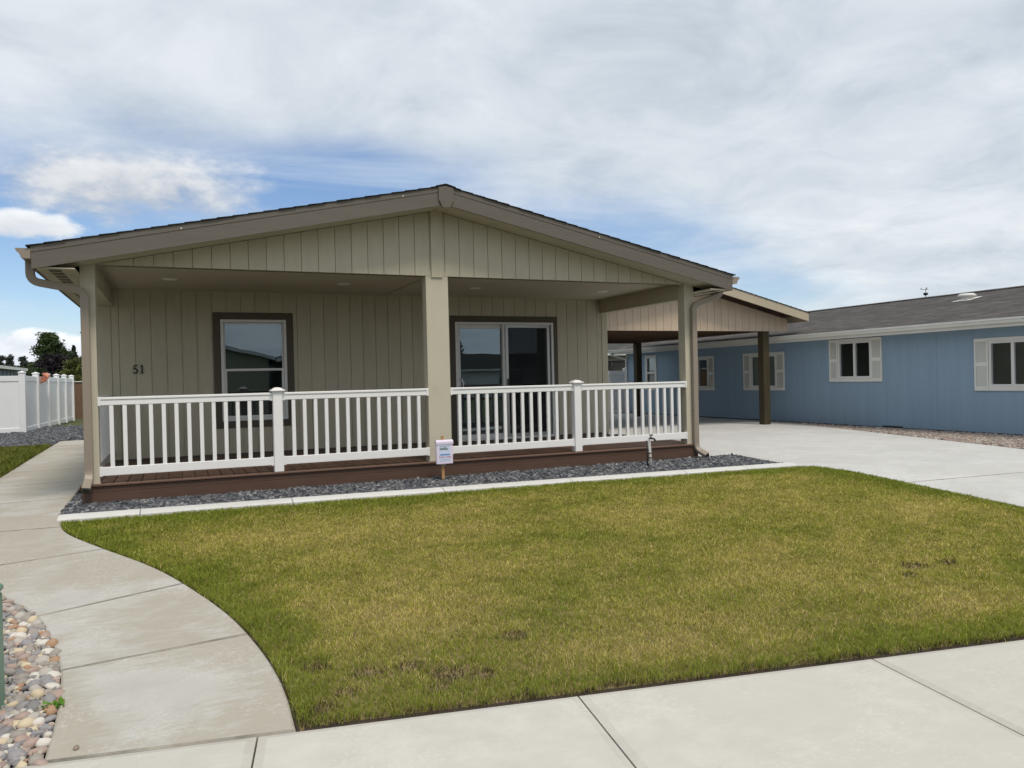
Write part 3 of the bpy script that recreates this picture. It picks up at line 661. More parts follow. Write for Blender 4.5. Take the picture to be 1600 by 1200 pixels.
for k in range(10):
    v, f = ico(2); ph = RNG.random(3)*6
    r_ = 1+0.16*np.sin(v[:, 0]*2.1+ph[0])+0.13*np.sin(v[:, 1]*2.7+ph[1])+0.12*np.sin(v[:, 2]*2.3+ph[2])+0.06*np.sin(v.sum(1)*4+ph[0])+0.05*(RNG.random(len(v))-.5)
    v = v*r_[:, None]*np.array([1.12+0.3*RNG.random(), 0.85+0.2*RNG.random(), 0.58+0.2*RNG.random()])
    shapes.append(np_mesh('stone', v, f.ravel(), 3, 'stone', None, True))
for (x, y, r) in st[:300]:
    o = link('stone', shapes[random.randrange(10)], rbed, (x, y, float(G(x, y))+r*0.42-0.012))
    o.scale = (r, r, r); o.rotation_euler = (random.gauss(0, 0.35), random.gauss(0, 0.35), random.random()*6.28)
rest = np.array([(x, y) for x, y, r in st[300:]])
RIVER = [(0.34,0.31,0.28),(0.44,0.41,0.37),(0.22,0.215,0.22),(0.38,0.28,0.24),(0.48,0.43,0.35),(0.28,0.27,0.28)]
o = link('loose_stones', pebbles('loose_stones', rest, 0.020, 0.6, RIVER, 2, 0.35, smooth=True, jitter=0.08), rbed); o['kind'] = 'stuff'
o = link('small_pebbles', pebbles('small_pebbles', sample(rock_poly, 1600), 0.012, 0.65, RIVER, 2, 0.2, smooth=True, jitter=0.08), rbed); o['kind'] = 'stuff'
tag(link('loose_pebble', pebbles('loose_pebble', np.array([along(-0.92, 0.075)]), 0.012, 0.75, [(0.26,0.21,0.16)], 2, 0.75, smooth=True, jitter=0.05, zoff=0.012, sizevar=0.0)), 'single tan pebble lying on the path beside the rock bed', 'pebble')

# concrete edging between gravel and lawn
edg = thing('lawn_edging', (0, -1.3, 0.33), 'pale concrete edging strip between the dark gravel and the lawn', 'edging')
ex = [-4.22, -3.5, -2.05, -0.42, 1.15, 2.72, 3.62, 4.42]
def edge_y(x): return np.interp(x, [q[0] for q in CF], [q[1] for q in CF])+0.01, np.interp(x, [q[0] for q in CB], [q[1] for q in CB])+0.02
for a, b in zip(ex[:-1], ex[1:]):
    mb = MB(); xs = np.linspace(a+0.004, b-0.004, 6); V = []
    for x in xs:
        f_, bk = edge_y(x); z = float(G(x, f_)); w = bk-f_
        V += [(x, f_, z-0.08), (x, f_, z+0.022), (x, f_+0.02, z+0.040), (x, f_+w*0.5, z+0.052), (x, bk-0.02, z+0.050), (x, bk, z+0.036), (x, bk, z-0.08)]
    F = [(i*7+j, (i+1)*7+j, (i+1)*7+j+1, i*7+j+1) for i in range(5) for j in range(6)]+[tuple(range(7)), tuple(35+k for k in range(6, -1, -1))]
    build('edging_block', mb.add(V, F), 'curb', edg)

# ------------------------------------------------------------------ THE HOUSE
HW, D = 4.077, 2.562            # half width, porch depth
ZD, ZB, ZC = 0.547, 2.955, 2.985
YF = -0.426                     # fascia plane
EX = 4.461; SL = (4.021-3.059)/EX
def roof_top(x): return 3.059+SL*(EX-abs(x))
def roof_bot(x): return 2.829+SL*(EX-abs(x))
YB = 17.5
house = thing('manufactured_house', (0, 0, 0.33), 'greige single storey house with a covered front porch and white railing', 'house')

def board_wall(part, x0, x1, pitch, phase, yface, zlo, zhi, openings, mat, thick=0.014, gap=0.007):
    """individual siding boards (own objects) on a backing; zlo / zhi are functions of x; openings cut them"""
    x = x0-((x0-phase) % pitch)
    while x < x1:
        a, b = max(x+gap/2, x0), min(x+pitch-gap/2, x1); x += pitch
        if b-a < 0.02: continue
        cuts = sorted([o_ for o_ in openings if o_[0] < b and o_[1] > a], key=lambda q: q[2])
        # vertical spans for the board (a board that is only partly cut is split in width)
        xs_ = sorted({a, b, *[min(max(q[0], a), b) for q in cuts], *[min(max(q[1], a), b) for q in cuts]})
        for p0, p1 in zip(xs_[:-1], xs_[1:]):
            if p1-p0 < 0.004: continue
            cm = (p0+p1)/2; segs = [(None, None)]
            cc = [q for q in cuts if q[0] <= cm <= q[1]]
            spans = []
            if not cc: spans = [('lo', 'hi')]
            else:
                lo_ = 'lo'
                for q in cc: spans.append((lo_, q[2])); lo_ = q[3]
                spans.append((lo_, 'hi'))
            for s0, s1 in spans:
                z = lambda s, xx: zlo(xx) if s == 'lo' else zhi(xx) if s == 'hi' else s
                pts = [(p0, z(s0, p0)), (p1, z(s0, p1)), (p1, z(s1, p1)), (p0, z(s1, p0))]
                if max(pts[2][1]-pts[1][1], pts[3][1]-pts[0][1]) < 0.012: continue
                pts[2] = (p1, max(pts[2][1], pts[1][1]+0.002)); pts[3] = (p0, max(pts[3][1], pts[0][1]+0.002))
                build('siding_board', MB().prism(pts, yface, yface+thick), mat, part)

# front wall of the porch, with real openings
WIN = (-2.524, -1.586, 1.063, 2.572); DOOR = (1.139, 2.969, 0.560, 2.566)
wb = MB(); yb0, yb1 = D+0.014, D+0.11
for x0, x1, z0, z1 in [(-HW+.01, WIN[0], 0.40, ZC+.03), (WIN[0], WIN[1], 0.40, WIN[2]), (WIN[0], WIN[1], WIN[3], ZC+.03), (WIN[1], DOOR[0], 0.40, ZC+.03), (DOOR[0], DOOR[1], DOOR[3], ZC+.03), (DOOR[0], DOOR[1], 0.40, DOOR[2]-.02), (DOOR[1], HW-.01, 0.40, ZC+.03)]:
    wb.box(x0, x1, yb0, yb1, z0, z1)
fw = build('front_wall', wb, 'siding', house)
TR = 0.105
board_wall(fw, -HW+0.12, HW-0.12, 0.2032, -3.86, D, lambda x: 0.562, lambda x: ZC+0.01,
           [(WIN[0]-TR, WIN[1]+TR, WIN[2]-TR, WIN[3]+TR), (DOOR[0]-0.09, DOOR[1]+0.09, 0.40, DOOR[3]+TR)], 'siding')
for s in (-1, 1):
    a, b = sorted((s*(HW if s > 0 else HW+.075), s*(HW-0.118))); box('corner_board', house, 'siding', a, b, D-0.010, D+0.07, 0.562, ZC+0.005, 0.002)
box('base_trim', fw, 'trim', -HW+.12, DOOR[0]-.10, D-0.008, D+0.012, 0.549, 0.585)
box('base_trim', fw, 'trim', DOOR[1]+.10, HW-.12, D-0.008, D+0.012, 0.549, 0.585)
# side, back walls and floor (the room behind the glass is a real dark room)
for s in (-1, 1):
    a, b = sorted((s*(HW if s > 0 else HW+.073), s*(HW-0.1))); sw_ = box('side_wall', house, 'siding', a, b, D+0.11, YB, 0.34, 2.86)
box('back_wall', house, 'siding', -HW+.1, HW-.1, YB-.1, YB, 0.34, 2.86)
box('room_floor', house, 'interior', -HW+.1, HW-.1, D+.11, YB-.1, 0.42, 0.50)
box('room_ceiling', house, 'interior', -HW+.1, HW-.1, D+.11, YB-.1, 2.80, 2.84)
box('room_partition', house, 'interior', -HW+.1, HW-.1, D+3.6, D+3.7, 0.50, 2.80)
box('room_divider', house, 'interior', -0.15, -0.05, D+.11, D+3.6, 0.50, 2.80)
# gable: backing plus boards
gb = MB().prism([(-HW+.19, ZB+.004), (HW-.19, ZB+.004), (HW-.19, roof_bot(HW-.19)), (0, roof_bot(0)), (-HW+.19, roof_bot(HW-.19))], 0.016, 0.10)
gw = build('gable_wall', gb, 'siding', house)
board_wall(gw, -3.87, 3.87, 0.2032, -0.09, 0.0, lambda x: ZB, lambda x: roof_bot(x)+0.012, [(-0.078, 0.078, ZB-.1, 5.0)], 'siding', 0.016, 0.007)
build('center_batten', MB().box(-0.076, 0.076, -0.016, 0.016, ZB-0.018, roof_bot(0)+.01), 'siding', gw)
# columns
def column(x0, x1, depth): 
    c_ = box('column', house, 'column', x0, x1, 0.004, depth, ZD+0.001, ZB+0.06, 0.004)
    box('column_foot', c_, 'column', x0-.004, x1+.004, 0.0005, depth+.004, ZD+.0005, ZD+0.02)
    return c_
column(-HW, -HW+0.146, 0.146); column(-0.152, 0.152, 0.17); column(HW-0.172, HW, 0.172)
# porch side beams and ceiling
for s in (-1, 1):
    a, b = sorted((s*HW, s*(HW-0.145))); bm_ = box('side_beam', house, 'siding', a, b, 0.174, D-0.011, 2.765, ZC+.02, 0.003)
    a2, b2 = sorted((s*(HW+.004), s*(HW-0.149))); box('beam_trim', bm_, 'siding', a2, b2, 0.174, D-0.012, 2.745, 2.7645)
pc = MB().box(-HW+.02, -0.02, 0.10, D+0.013, ZC, ZC+0.03); pc.box(-0.014, HW-.02, 0.10, D+0.013, ZC, ZC+0.03)
build('porch_ceiling', pc, 'ceiling', house)
box('ceiling_batten', house, 'ceiling', -0.045, 0.045, 0.172, D-0.001, ZC-0.012, ZC-0.0005)
for x, y in [(-3.19, 1.28), (-0.95, 1.29), (1.05, 1.34), (3.25, 1.32)]:
    mb = MB(); n = 24
    for r0, r1, z0, z1 in [(0.098, 0.082, ZC-0.0005, ZC-0.010), (0.082, 0.060, ZC-0.010, ZC-0.006)]:
        V = [(x+r0*math.cos(2*math.pi*k/n), y+r0*math.sin(2*math.pi*k/n), z0) for k in range(n)]+[(x+r1*math.cos(2*math.pi*k/n), y+r1*math.sin(2*math.pi*k/n), z1) for k in range(n)]
        mb.add(V, [(k, k+n, (k+1) % n+n, (k+1) % n) for k in range(n)])
    d_ = build('downlight', mb, 'vinyl_frame', house)
    build('lamp_lens', MB().add([(x+.061*math.cos(2*math.pi*k/n), y+.061*math.sin(2*math.pi*k/n), ZC-0.0065) for k in range(n)], [tuple(range(n-1, -1, -1))]), 'lamp', d_)

# roof
roof = MB()
for s in (-1, 1):
    pts = [(0, roof_top(0)-.012), (s*EX, roof_top(EX)-.012), (s*EX, roof_top(EX)-0.06), (0, roof_top(0)-0.06)]
    roof.prism(pts if s < 0 else pts[::-1], YF+0.002, YB+0.3)
roof_o = build('roof', roof, 'fascia', house)
for s in (-1, 1):
    # gable overhang soffit
    so = [(0, roof_bot(0)+.016), (s*(EX-.02), roof_bot(EX)+.022), (s*(EX-.02), roof_bot(EX)+.032), (0, roof_bot(0)+.03)]
    build('gable_soffit', MB().prism(so if s < 0 else so[::-1], YF+0.028, -0.0015), 'siding', house)
    # flat eave soffit, with vents
    a, b = sorted((s*(HW+.001), s*(EX-.022))); sf = box('eave_soffit', house, 'siding', a, b, YF+.0275, YB+.3, 2.842, 2.854)
    y = -0.30
    for k in range(22):
        a, b = sorted((s*(HW+.14), s*(HW+.25))); v_ = MB()
        box('soffit_vent', sf, 'trim', a, b, y, y+0.16, 2.838, 2.8415); y += 0.24 if k % 5 != 4 else 0.9
    box('eave_fascia', house, 'fascia', *sorted((s*(EX-.02), s*EX)), YF+.03, YB+.3, roof_bot(EX)+.004, roof_top(EX)-.062)
    # rake fascia board and the narrower shingle mould above it
    f1 = [(s*0.001, roof_bot(0)), (s*EX, roof_bot(EX)), (s*EX, roof_top(EX)-.058), (s*0.001, roof_top(0)-.058)]
    build('fascia_board', MB().prism(f1 if s > 0 else f1[::-1], YF, YF+0.026), 'fascia', house)
    f2 = [(s*0.001, roof_top(0)-.060), (s*(EX+.004), roof_top(EX)-.060), (s*(EX+.004), roof_top(EX)), (s*0.001, roof_top(0))]
    build('shingle_mould', MB().prism(f2 if s > 0 else f2[::-1], YF-0.005, YF+0.0015), 'fascia', house)
    # shingle courses
    nc = 27; exp_ = (EX+.02)/nc
    for k in range(nc):
        xa, xb = k*exp_, min((k+1)*exp_+0.03, EX+.045); j = random.uniform(-.006, .006)
        za, zb_ = roof_top(xa)+.004, roof_top(xb)+.017
        pts = [(s*xa, za), (s*xb, zb_-.013), (s*xb, zb_), (s*xa, za+.004)]
        build('shingle_course', MB().prism(pts if s > 0 else pts[::-1], YF-0.022+j, YB+.32), 'shingle', roof_o)
rc = [(-0.13, roof_top(.13)+.014), (0, roof_top(0)+.016), (0.13, roof_top(.13)+.014), (0.13, roof_top(.13)+.024), (0, roof_top(0)+.030), (-0.13, roof_top(.13)+.024)]
build('ridge_cap', MB().prism(rc, YF-0.026, YB+.32), 'shingle', roof_o)
zt = roof_top(0)
build('king_block', MB().prism([(-.098, zt-.022), (-.098, zt-.175), (-.045, zt-.268), (.045, zt-.268), (.098, zt-.175), (.098, zt-.022), (0, zt+.001)], YF-0.022, YF-0.0055), 'fascia', house)
for x in (-0.55, -3.05, 2.2):
    box('nail_head', house, 'white_trim', x-.007, x+.007, YF-.0075, YF-.0045, roof_top(x)-.05, roof_top(x)-.036)
# gutters (K profile, open top) and downspouts
for s in (-1, 1):
    p0 = [(EX+.006, 3.035), (EX+.006, 2.935), (EX+.085, 2.935), (EX+.105, 2.985), (EX+.130, 3.005), (EX+.138, 3.035), (EX+.130, 3.035), (EX+.122, 3.010), (EX+.098, 2.990), (EX+.080, 2.941), (EX+.012, 2.941), (EX+.012, 3.035)]
    p0 = [(s*q[0], q[1]) for q in p0]
    gt = build('gutter', MB().prism(p0 if s > 0 else p0[::-1], YF+0.008, YB+.3), 'gutter', house)
    cap = [(s*q[0], q[1]) for q in p0 and [(EX+.005, 3.036), (EX+.005, 2.933), (EX+.086, 2.933), (EX+.106, 2.984), (EX+.131, 3.004), (EX+.140, 3.036)]]
    build('gutter_end_cap', MB().prism(cap if s > 0 else cap[::-1], YF+0.002, YF+0.0075), 'gutter', gt)
def spout(pts, parent):
    # round off the elbows
    p = [Vector(q) for q in pts]; out = [p[0]]
    for i in range(1, len(p)-1):
        r_ = min(0.085, (p[i]-p[i-1]).length*.45, (p[i+1]-p[i]).length*.45); a = p[i]+(p[i-1]-p[i]).normalized()*r_; b = p[i]+(p[i+1]-p[i]).normalized()*r_
        for k in range(6): t = k/5; out.append(a*(1-t)**2+p[i]*2*t*(1-t)+b*t*t)
    out.append(p[-1])
    o_ = build('downspout', MB().tube(out, (0.084, 0.060), up=(0, -1, 0)), 'gutter', parent)
    return o_
dl = spout([(-EX-.055, -0.125, 2.945), (-EX-.055, -0.125, 2.74), (-4.030, -0.050, 2.655), (-4.030, -0.050, 0.63), (-4.050, -0.21, 0.515)], house)
box('painted_spout_mouth', dl, 'black', -4.082, -4.014, -0.2165, -0.214, 0.488, 0.534)  # black plate on the closed end, painted as the dark inside of the pipe
dr = spout([(EX+.04, -0.10, 2.945), (EX+.03, -0.10, 2.80), (4.035, -0.045, 2.645), (4.035, -0.037, 0.47), (4.105, -0.20, 0.385)], house)
box('painted_spout_mouth', dr, 'black', 4.078, 4.142, -0.2065, -0.204, 0.362, 0.404)  # same black plate here, its colour stands in for the shaded opening
for (dd_, x, zs) in ((dl, -4.030, (1.15, 2.2)), (dr, 4.035, (1.05, 2.25))):
    for z in zs: box('strap_screw', dd_, 'trim', x-.052, x-.042, -0.05, -0.03, z, z+.012)

# window
def win_frame(name, x0, x1, z0, z1, w, ya, yb, mat, parent, b=0.003):
    mb = MB(); mb.box(x0, x0+w, ya, yb, z0, z1, b); mb.box(x1-w, x1, ya, yb, z0, z1, b); mb.box(x0+w, x1-w, ya+.001, yb-.001, z0, z0+w, b); mb.box(x0+w, x1-w, ya+.001, yb-.001, z1-w, z1, b)
    return build(name, mb, mat, parent)
def casing(x0, x1, z0, z1, w, parent, bottom=True, wx=None):
    wx = wx or w
    box('casing', parent, 'trim', x0-wx, x0, D-0.012, D+0.012, (z0-w) if bottom else 0.551, z1+w, .002); box('casing', parent, 'trim', x1, x1+wx, D-0.012, D+0.012, (z0-w) if bottom else 0.551, z1+w, .002)
    box('casing', parent, 'trim', x0+.0005, x1-.0005, D-0.0125, D+0.012, z1, z1+w, .002)
    if bottom: box('casing', parent, 'trim', x0+.0005, x1-.0005, D-0.0125, D+0.012, z0-w, z0, .002)
wn = win_frame('window', WIN[0], WIN[1], WIN[2], WIN[3], 0.040, D-0.022, D+0.075, 'vinyl_frame', house)
casing(WIN[0], WIN[1], WIN[2], WIN[3], TR, wn)
zm = 1.80
win_frame('upper_sash', WIN[0]+.041, WIN[1]-.041, zm-.005, WIN[3]-.041, 0.022, D+0.030, D+0.055, 'vinyl_frame', wn)
win_frame('lower_sash', WIN[0]+.041, WIN[1]-.041, WIN[2]+.041, zm+.04, 0.036, D-0.004, D+0.026, 'vinyl_frame', wn)
box('upper_pane', wn, 'glass', WIN[0]+.06, WIN[1]-.06, D+.040, D+.044, zm+.012, WIN[3]-.060)
box('lower_pane', wn, 'glass', WIN[0]+.074, WIN[1]-.074, D+.010, D+.014, WIN[2]+.074, zm+.007)
bl = MB(); z = WIN[2]+.03
while z < WIN[3]-.02: bl.box(WIN[0]+.05, WIN[1]-.05, D+.088, D+.104, z, z+0.0035); z += 0.024
bl.box(WIN[0]+.05, WIN[1]-.05, D+.085, D+.107, WIN[3]-.045, WIN[3]-.015); bl.tube([(WIN[1]-.2, D+.084, WIN[3]-.05), (WIN[1]-.2, D+.084, 1.7)], 0.004, 6)
build('blind', bl, 'blind', wn)
# sliding glass door
dn = win_frame('sliding_door', DOOR[0], DOOR[1], DOOR[2], DOOR[3], 0.042, D-0.020, D+0.09, 'vinyl_frame', house)
casing(DOOR[0], DOOR[1], DOOR[2], DOOR[3], TR, dn, False, 0.085)
xm = 2.03
win_frame('fixed_panel', DOOR[0]+.043, xm+.03, DOOR[2]+.043, DOOR[3]-.043, 0.062, D+0.045, D+0.078, 'vinyl_frame', dn)
box('fixed_pane', dn, 'glass_door', DOOR[0]+.10, xm-.03, D+.058, D+.063, DOOR[2]+.10, DOOR[3]-.10)
win_frame('moving_panel', xm-.03, DOOR[1]-.085, DOOR[2]+.043, DOOR[3]-.043, 0.060, D+0.004, D+0.038, 'vinyl_frame', dn)
box('moving_pane', dn, 'glass_door', xm+.028, DOOR[1]-.142, D+.018, D+.023, DOOR[2]+.10, DOOR[3]-.10)
sc_ = win_frame('screen_frame', xm+.02, DOOR[1]-.075, DOOR[2]+.044, DOOR[3]-.044, 0.05, D-0.016, D-0.002, 'metal', dn)
build('screen_mesh', MB().box(xm+.068, DOOR[1]-.123, D-.010, D-.009, DOOR[2]+.09, DOOR[3]-.09), 'screen', sc_)
build('door_handle', MB().tube([(DOOR[0]+.09, D+.045, 1.62), (DOOR[0]+.105, D-.015, 1.60), (DOOR[0]+.125, D-.035, 1.53), (DOOR[0]+.105, D-.015, 1.44), (DOOR[0]+.09, D+.045, 1.42)], 0.011, 8), 'vinyl', dn)
box('latch', dn, 'blackplastic', xm+.035, xm+.06, D-.030, D-.0165, 1.48, 1.60, .004)
# house number: 5 and 1 with little serifs
def stroke(mb, pts, w, y0, y1, x, z, k):
    for a, b in zip(pts[:-1], pts[1:]):
        a = Vector(a); b = Vector(b); t = (b-a).normalized()*w*.5; nrm = Vector((-t.y, t.x)); a = a-t*.4; b = b+t*.4
        mb.prism([(x+(q.x)*k, z+(q.y)*k) for q in (a-nrm, b-nrm, b+nrm, a+nrm)], y0, y1)
num5 = MB(); k = 0.118
arc = [(0.14+0.27*math.cos(R(t))+.02, 0.30+0.27*math.sin(R(t))) for t in range(125, -141, -20)]
stroke(num5, [(0.46, 0.98), (0.10, 0.96)], .13, D-.012, D-.0005, -3.69, 1.795, k); stroke(num5, [(0.10, 0.98), (0.04, 0.52)], .10, D-.0125, D-.0005, -3.69, 1.795, k); stroke(num5, arc, .13, D-.0123, D-.0005, -3.69, 1.795, k)
build('house_number_five', num5, 'number', house)
num1 = MB(); stroke(num1, [(0.22, 0.98), (0.22, 0.02)], .15, D-.012, D-.0005, -3.605, 1.795, k); stroke(num1, [(0.05, 0.84), (0.2, 0.96)], .09, D-.0125, D-.0005, -3.605, 1.795, k); stroke(num1, [(0.03, 0.03), (0.42, 0.03)], .08, D-.0123, D-.0005, -3.605, 1.795, k)
build('house_number_one', num1, 'number', house)

# deck
dk = box('porch_deck', house, 'skirt', -HW+.02, HW-.02, 0.02, D, 0.42, ZD-.027)
nb = 58; bw = (2*HW+.02)/nb
bmesh_board = MB().box(-bw/2+.0045, bw/2-.0045, 0, D-0.005, -0.025, 0, .003).mesh('deck_board', 'deck')
for k in range(nb): link('deck_board', bmesh_board, dk, (-HW-.01+bw*(k+.5), 0.0, ZD))
box('nosing_board', dk, 'deck', -HW-.05, HW+.02, -0.045, -0.004, ZD-.026, ZD, .006)
box('side_nosing', dk, 'deck', HW+.013, HW+.13, 0.112, D-.1, ZD-.026, ZD-.001, .004)
box('skirt_board', dk, 'skirt', -HW-.028, HW+.0, -0.020, 0.0, 0.455, ZD-.028, .002)
box('skirt_board', dk, 'skirt', -HW-.028, HW+.0, -0.026, -0.002, 0.24, 0.4515, .003)
for s in (-1, 1): box('skirt_end', dk, 'skirt', *sorted((s*(HW+.02), s*(HW-.02))) if s > 0 else (-HW-.0275, -HW+.0), 0.0005, D+.1, 0.24, ZD-.028)
step = box('porch_step', house, 'skirt', HW+.022, HW+.30, 0.6, 1.9, 0.325, 0.44); 

# railings
ZR = 1.497
def railing(x0, x1, xp, nbal=13):
    tr = MB(); y = 0.034
    tr.box(x0, x1, y-.034, y+.036, ZR-.030, ZR, .006); 
    ra = build('railing', tr, 'vinyl', house)
    box('top_rail', ra, 'vinyl', x0, x1, y-.024, y+.026, ZR-.090, ZR-.0305, .004)
    box('bottom_rail', ra, 'vinyl', x0, x1, y-.026, y+.026, ZD+.082, ZD+.178, .004)
    for xb in (x0, x1):
        s = 1 if xb == x0 else -1
        box('rail_bracket', ra, 'vinyl', *sorted((xb, xb+s*.03)), y-.037, y+.039, ZR-.098, ZR-.0+.002, .004)
        box('rail_bracket', ra, 'vinyl', *sorted((xb, xb+s*.03)), y-.031, y+.031, ZD+.074, ZD+.184, .004)
    pw = .055
    po = box('railing_post', ra, 'vinyl', xp-pw, xp+pw, y-pw-.004, y+pw-.004, ZD+.0005, ZR+.012, .006)
    cp = MB(); cp.box(xp-.083, xp+.083, y-.087, y+.079, ZR+.0125, ZR+.034, .005)
    V = [(xp+a*.066, y-.004+b*.066, ZR+.0335) for a, b in ((-1,-1),(1,-1),(1,1),(-1,1))]+[(xp+a*.040, y-.004+b*.040, ZR+.056) for a, b in ((-1,-1),(1,-1),(1,1),(-1,1))]+[(xp, y-.004, ZR+.064)]
    cp.add(V, [(0,1,5,4),(1,2,6,5),(2,3,7,6),(3,0,4,7),(4,5,8),(5,6,8),(6,7,8),(7,4,8)])
    build('post_cap', cp, 'vinyl', ra)
    bm_ = MB().box(-.0215, .0215, -.0195, .0195, 0, ZR-.085-ZD-.175, .003).mesh('baluster', 'vinyl')
    for a, b in ((x0, xp-pw), (xp+pw, x1)):
        st_ = (b-a)/(nbal+1)
        off = 0.0
        for k in range(nbal): link('baluster', bm_, ra, (a+st_*(k+1)+off, y+.0, ZD+.1765))
    for xb in (xp-pw, xp+pw):
        s = -1 if xb < xp else 1
        box('rail_bracket', ra, 'vinyl', *sorted((xb+s*.0005, xb+s*.03)), y-.034, y+.036, ZR-.097, ZR-.031, .003)
        box('rail_bracket', ra, 'vinyl', *sorted((xb+s*.0005, xb+s*.03)), y-.030, y+.030, ZD+.075, ZD+.183, .003)
railing(-HW+.140, -0.148, -2.035); railing(0.150, HW-.160, 2.035)
# side railing on the left
tr = MB().box(-4.035, -3.965, 0.174, D-.011, ZR-.030, ZR, .006)
ra = build('railing', tr, 'vinyl', house)
box('top_rail', ra, 'vinyl', -4.025, -3.975, 0.174, D-.011, ZR-.090, ZR-.0305, .004); box('bottom_rail', ra, 'vinyl', -4.026, -3.974, 0.174, D-.011, ZD+.082, ZD+.178, .004)
bm_ = MB().box(-.0215, .0215, -.0195, .0195, 0, ZR-.085-ZD-.175, .003).mesh('baluster', 'vinyl')
for k in range(17): link('baluster', bm_, ra, (-4.0, 0.30+k*0.132, ZD+.1765))

# ------------------------------------------------------------------ flyer box on a stake, standpipe
fb = thing('flyer_box', (-0.085, -0.34, 0.33), 'lilac white flyer box with printed sheet on a wooden stake', 'flyer box')
build('stake', MB().box(-0.105, -0.068, -0.335, -0.317, 0.25, 0.895, .002), 'stake', fb)
bx = MB().box(-0.185, 0.030, -0.385, -0.336, 0.545, 0.800, .006)
bx.prism([(-0.392, 0.795), (-0.392, 0.825), (-0.372, 0.848), (-0.332, 0.848), (-0.332, 0.801), (-0.384, 0.801)], -0.190, 0.035, 'x')
build('box_body', bx, 'flyerbox', fb)
fl = box('flyer', fb, 'flyer', -0.150, -0.005, -0.3875, -0.3855, 0.585, 0.785)
pg = MB(); pg.prism([(-.145, .775), (-.01, .775), (-.01, .768), (-.145, .768)][::-1], -.3885, -.3876); pg.prism([(-.145, .742), (-.125, .757), (-.10, .746), (-.075, .762), (-.03, .735), (-.03, .722), (-.145, .722)][::-1], -.3885, -.3876)
build('house_print', pg, 'print_grey', fl)
box('blue_band', fl, 'print_blue', -.145, -.012, -.3884, -.3876, 0.655, 0.672)
def text_mesh(s, size, mat):
    cu = bpy.data.curves.new('t', 'FONT'); cu.body = s; cu.size = size; cu.align_x = 'CENTER'; cu.extrude = 0.0004
    ob = bpy.data.objects.new('t', cu); COL.objects.link(ob); dg = bpy.context.evaluated_depsgraph_get(); dg.update()
    me = bpy.data.meshes.new_from_object(ob.evaluated_get(dg)); bpy.data.objects.remove(ob); bpy.data.curves.remove(cu)
    me.transform(Matrix.Rotation(R(90), 4, 'X')); me.materials.clear(); me.materials.append(M[mat]); return me
link('flyer_lettering', text_mesh('TAKE ONE', 0.034, 'print_red'), fl, (-0.0785, -0.3884, 0.622))
box('flyer_lines', fl, 'print_grey', -.135, -.02, -.3884, -.3876, 0.600, 0.603)
box('clip', fb, 'metal', -.118, -.055, -.352, -.338, 0.528, 0.5445, .003)

sp_ = thing('standpipe', (2.82, -0.61, 0.33), 'thin white standpipe with black bands and a spigot in the gravel', 'standpipe')
pv = build('pipe', MB().tube([(2.835, -0.61, 0.28), (2.81, -0.61, 0.755)], 0.0185, 12), 'pvc', sp_)
build('riser_pipe', MB().tube([(2.788, -0.60, 0.28), (2.776, -0.60, 0.700)], 0.009, 8), 'blackplastic', sp_)
for z in (0.52, 0.455):
    x = 2.835-.025*(z-.28)/.475; build('band', MB().tube([(x, -0.61, z), (x-.0008, -0.61, z+.014)], 0.0205, 12), 'blackplastic', sp_)
sg_ = MB().tube([(2.812, -0.61, 0.735), (2.812, -0.66, 0.735), (2.835, -0.70, 0.725), (2.842, -0.715, 0.70)], 0.013, 8)
sg_.tube([(2.812, -0.655, 0.735), (2.812, -0.655, 0.775)], 0.008, 8); sg_.tube([(2.79, -0.655, 0.778), (2.842, -0.655, 0.778)], 0.009, 8)
build('spigot', sg_, 'blackplastic', sp_)

# ------------------------------------------------------------------ CARPORT
cp = thing('carport', (7.35, 8, 0.33), 'open carport with tan gable siding and dark timber posts beside the house', 'carport')
YC0, YC1 = 4.93, 10.75; XR0, XR1 = 3.8, 10.87; XM = 7.34; CS = 0.237
def ct(x): return 3.02+CS*(XR1-XM-abs(x-XM))
def cb_(x): return ct(x)-0.205
gwl = build('gable_backing', MB().prism([(4.12, 2.605), (10.58, 2.605), (10.58, cb_(10.58)), (XM, cb_(XM)), (4.12, cb_(4.12))], YC0+.016, YC0+.06), 'tan', cp)
board_wall(gwl, 4.12, 10.60, 0.2032, 4.13, YC0, lambda x: 2.60, lambda x: cb_(x)+.01, [], 'tan', 0.016, 0.008)
rf = MB()
for s in (-1, 1):
    pts = [(XM, ct(XM)-.01), (XM+s*(XR1-XM), ct(XR1)-.01), (XM+s*(XR1-XM), ct(XR1)-.05), (XM, ct(XM)-.05)]
    rf.prism(pts if s < 0 else pts[::-1], YC0-.40, YC1+.4)
cr = build('roof', rf, 'beam', cp)
for s in (-1, 1):
    e = XM+s*(XR1-XM)
    pts = [(XM, cb_(XM)), (e, cb_(e)), (e, ct(e)), (XM, ct(XM))]
    build('fascia_board', MB().prism(pts if s > 0 else pts[::-1], YC0-.43, YC0-.401), 'tan_trim', cp)
    nc = 24
    for k in range(nc):
        xa, xb = XM+s*k*(XR1-XM+.03)/nc, XM+s*(min((k+1)*(XR1-XM+.03)/nc+.03, XR1-XM+.045)); za = ct(xa)+.003; zb_ = ct(xb)+.016
        pts = [(xa, za), (xb, zb_-.012), (xb, zb_), (xa, za+.004)]
        build('shingle_course', MB().prism(pts if s > 0 else pts[::-1], YC0-.45, YC1+.42), 'shingle', cr)
    box('eave_board', cp, 'tan_trim', *sorted((e-s*.03, e)), YC0-.40, YC1+.4, cb_(e), ct(e)-.052)
for x in (4.30, 9.97):
    box('side_beam', cp, 'beam', x-.07, x+.07, YC0+.07, YC1+.05, 2.602, 2.85, .004)
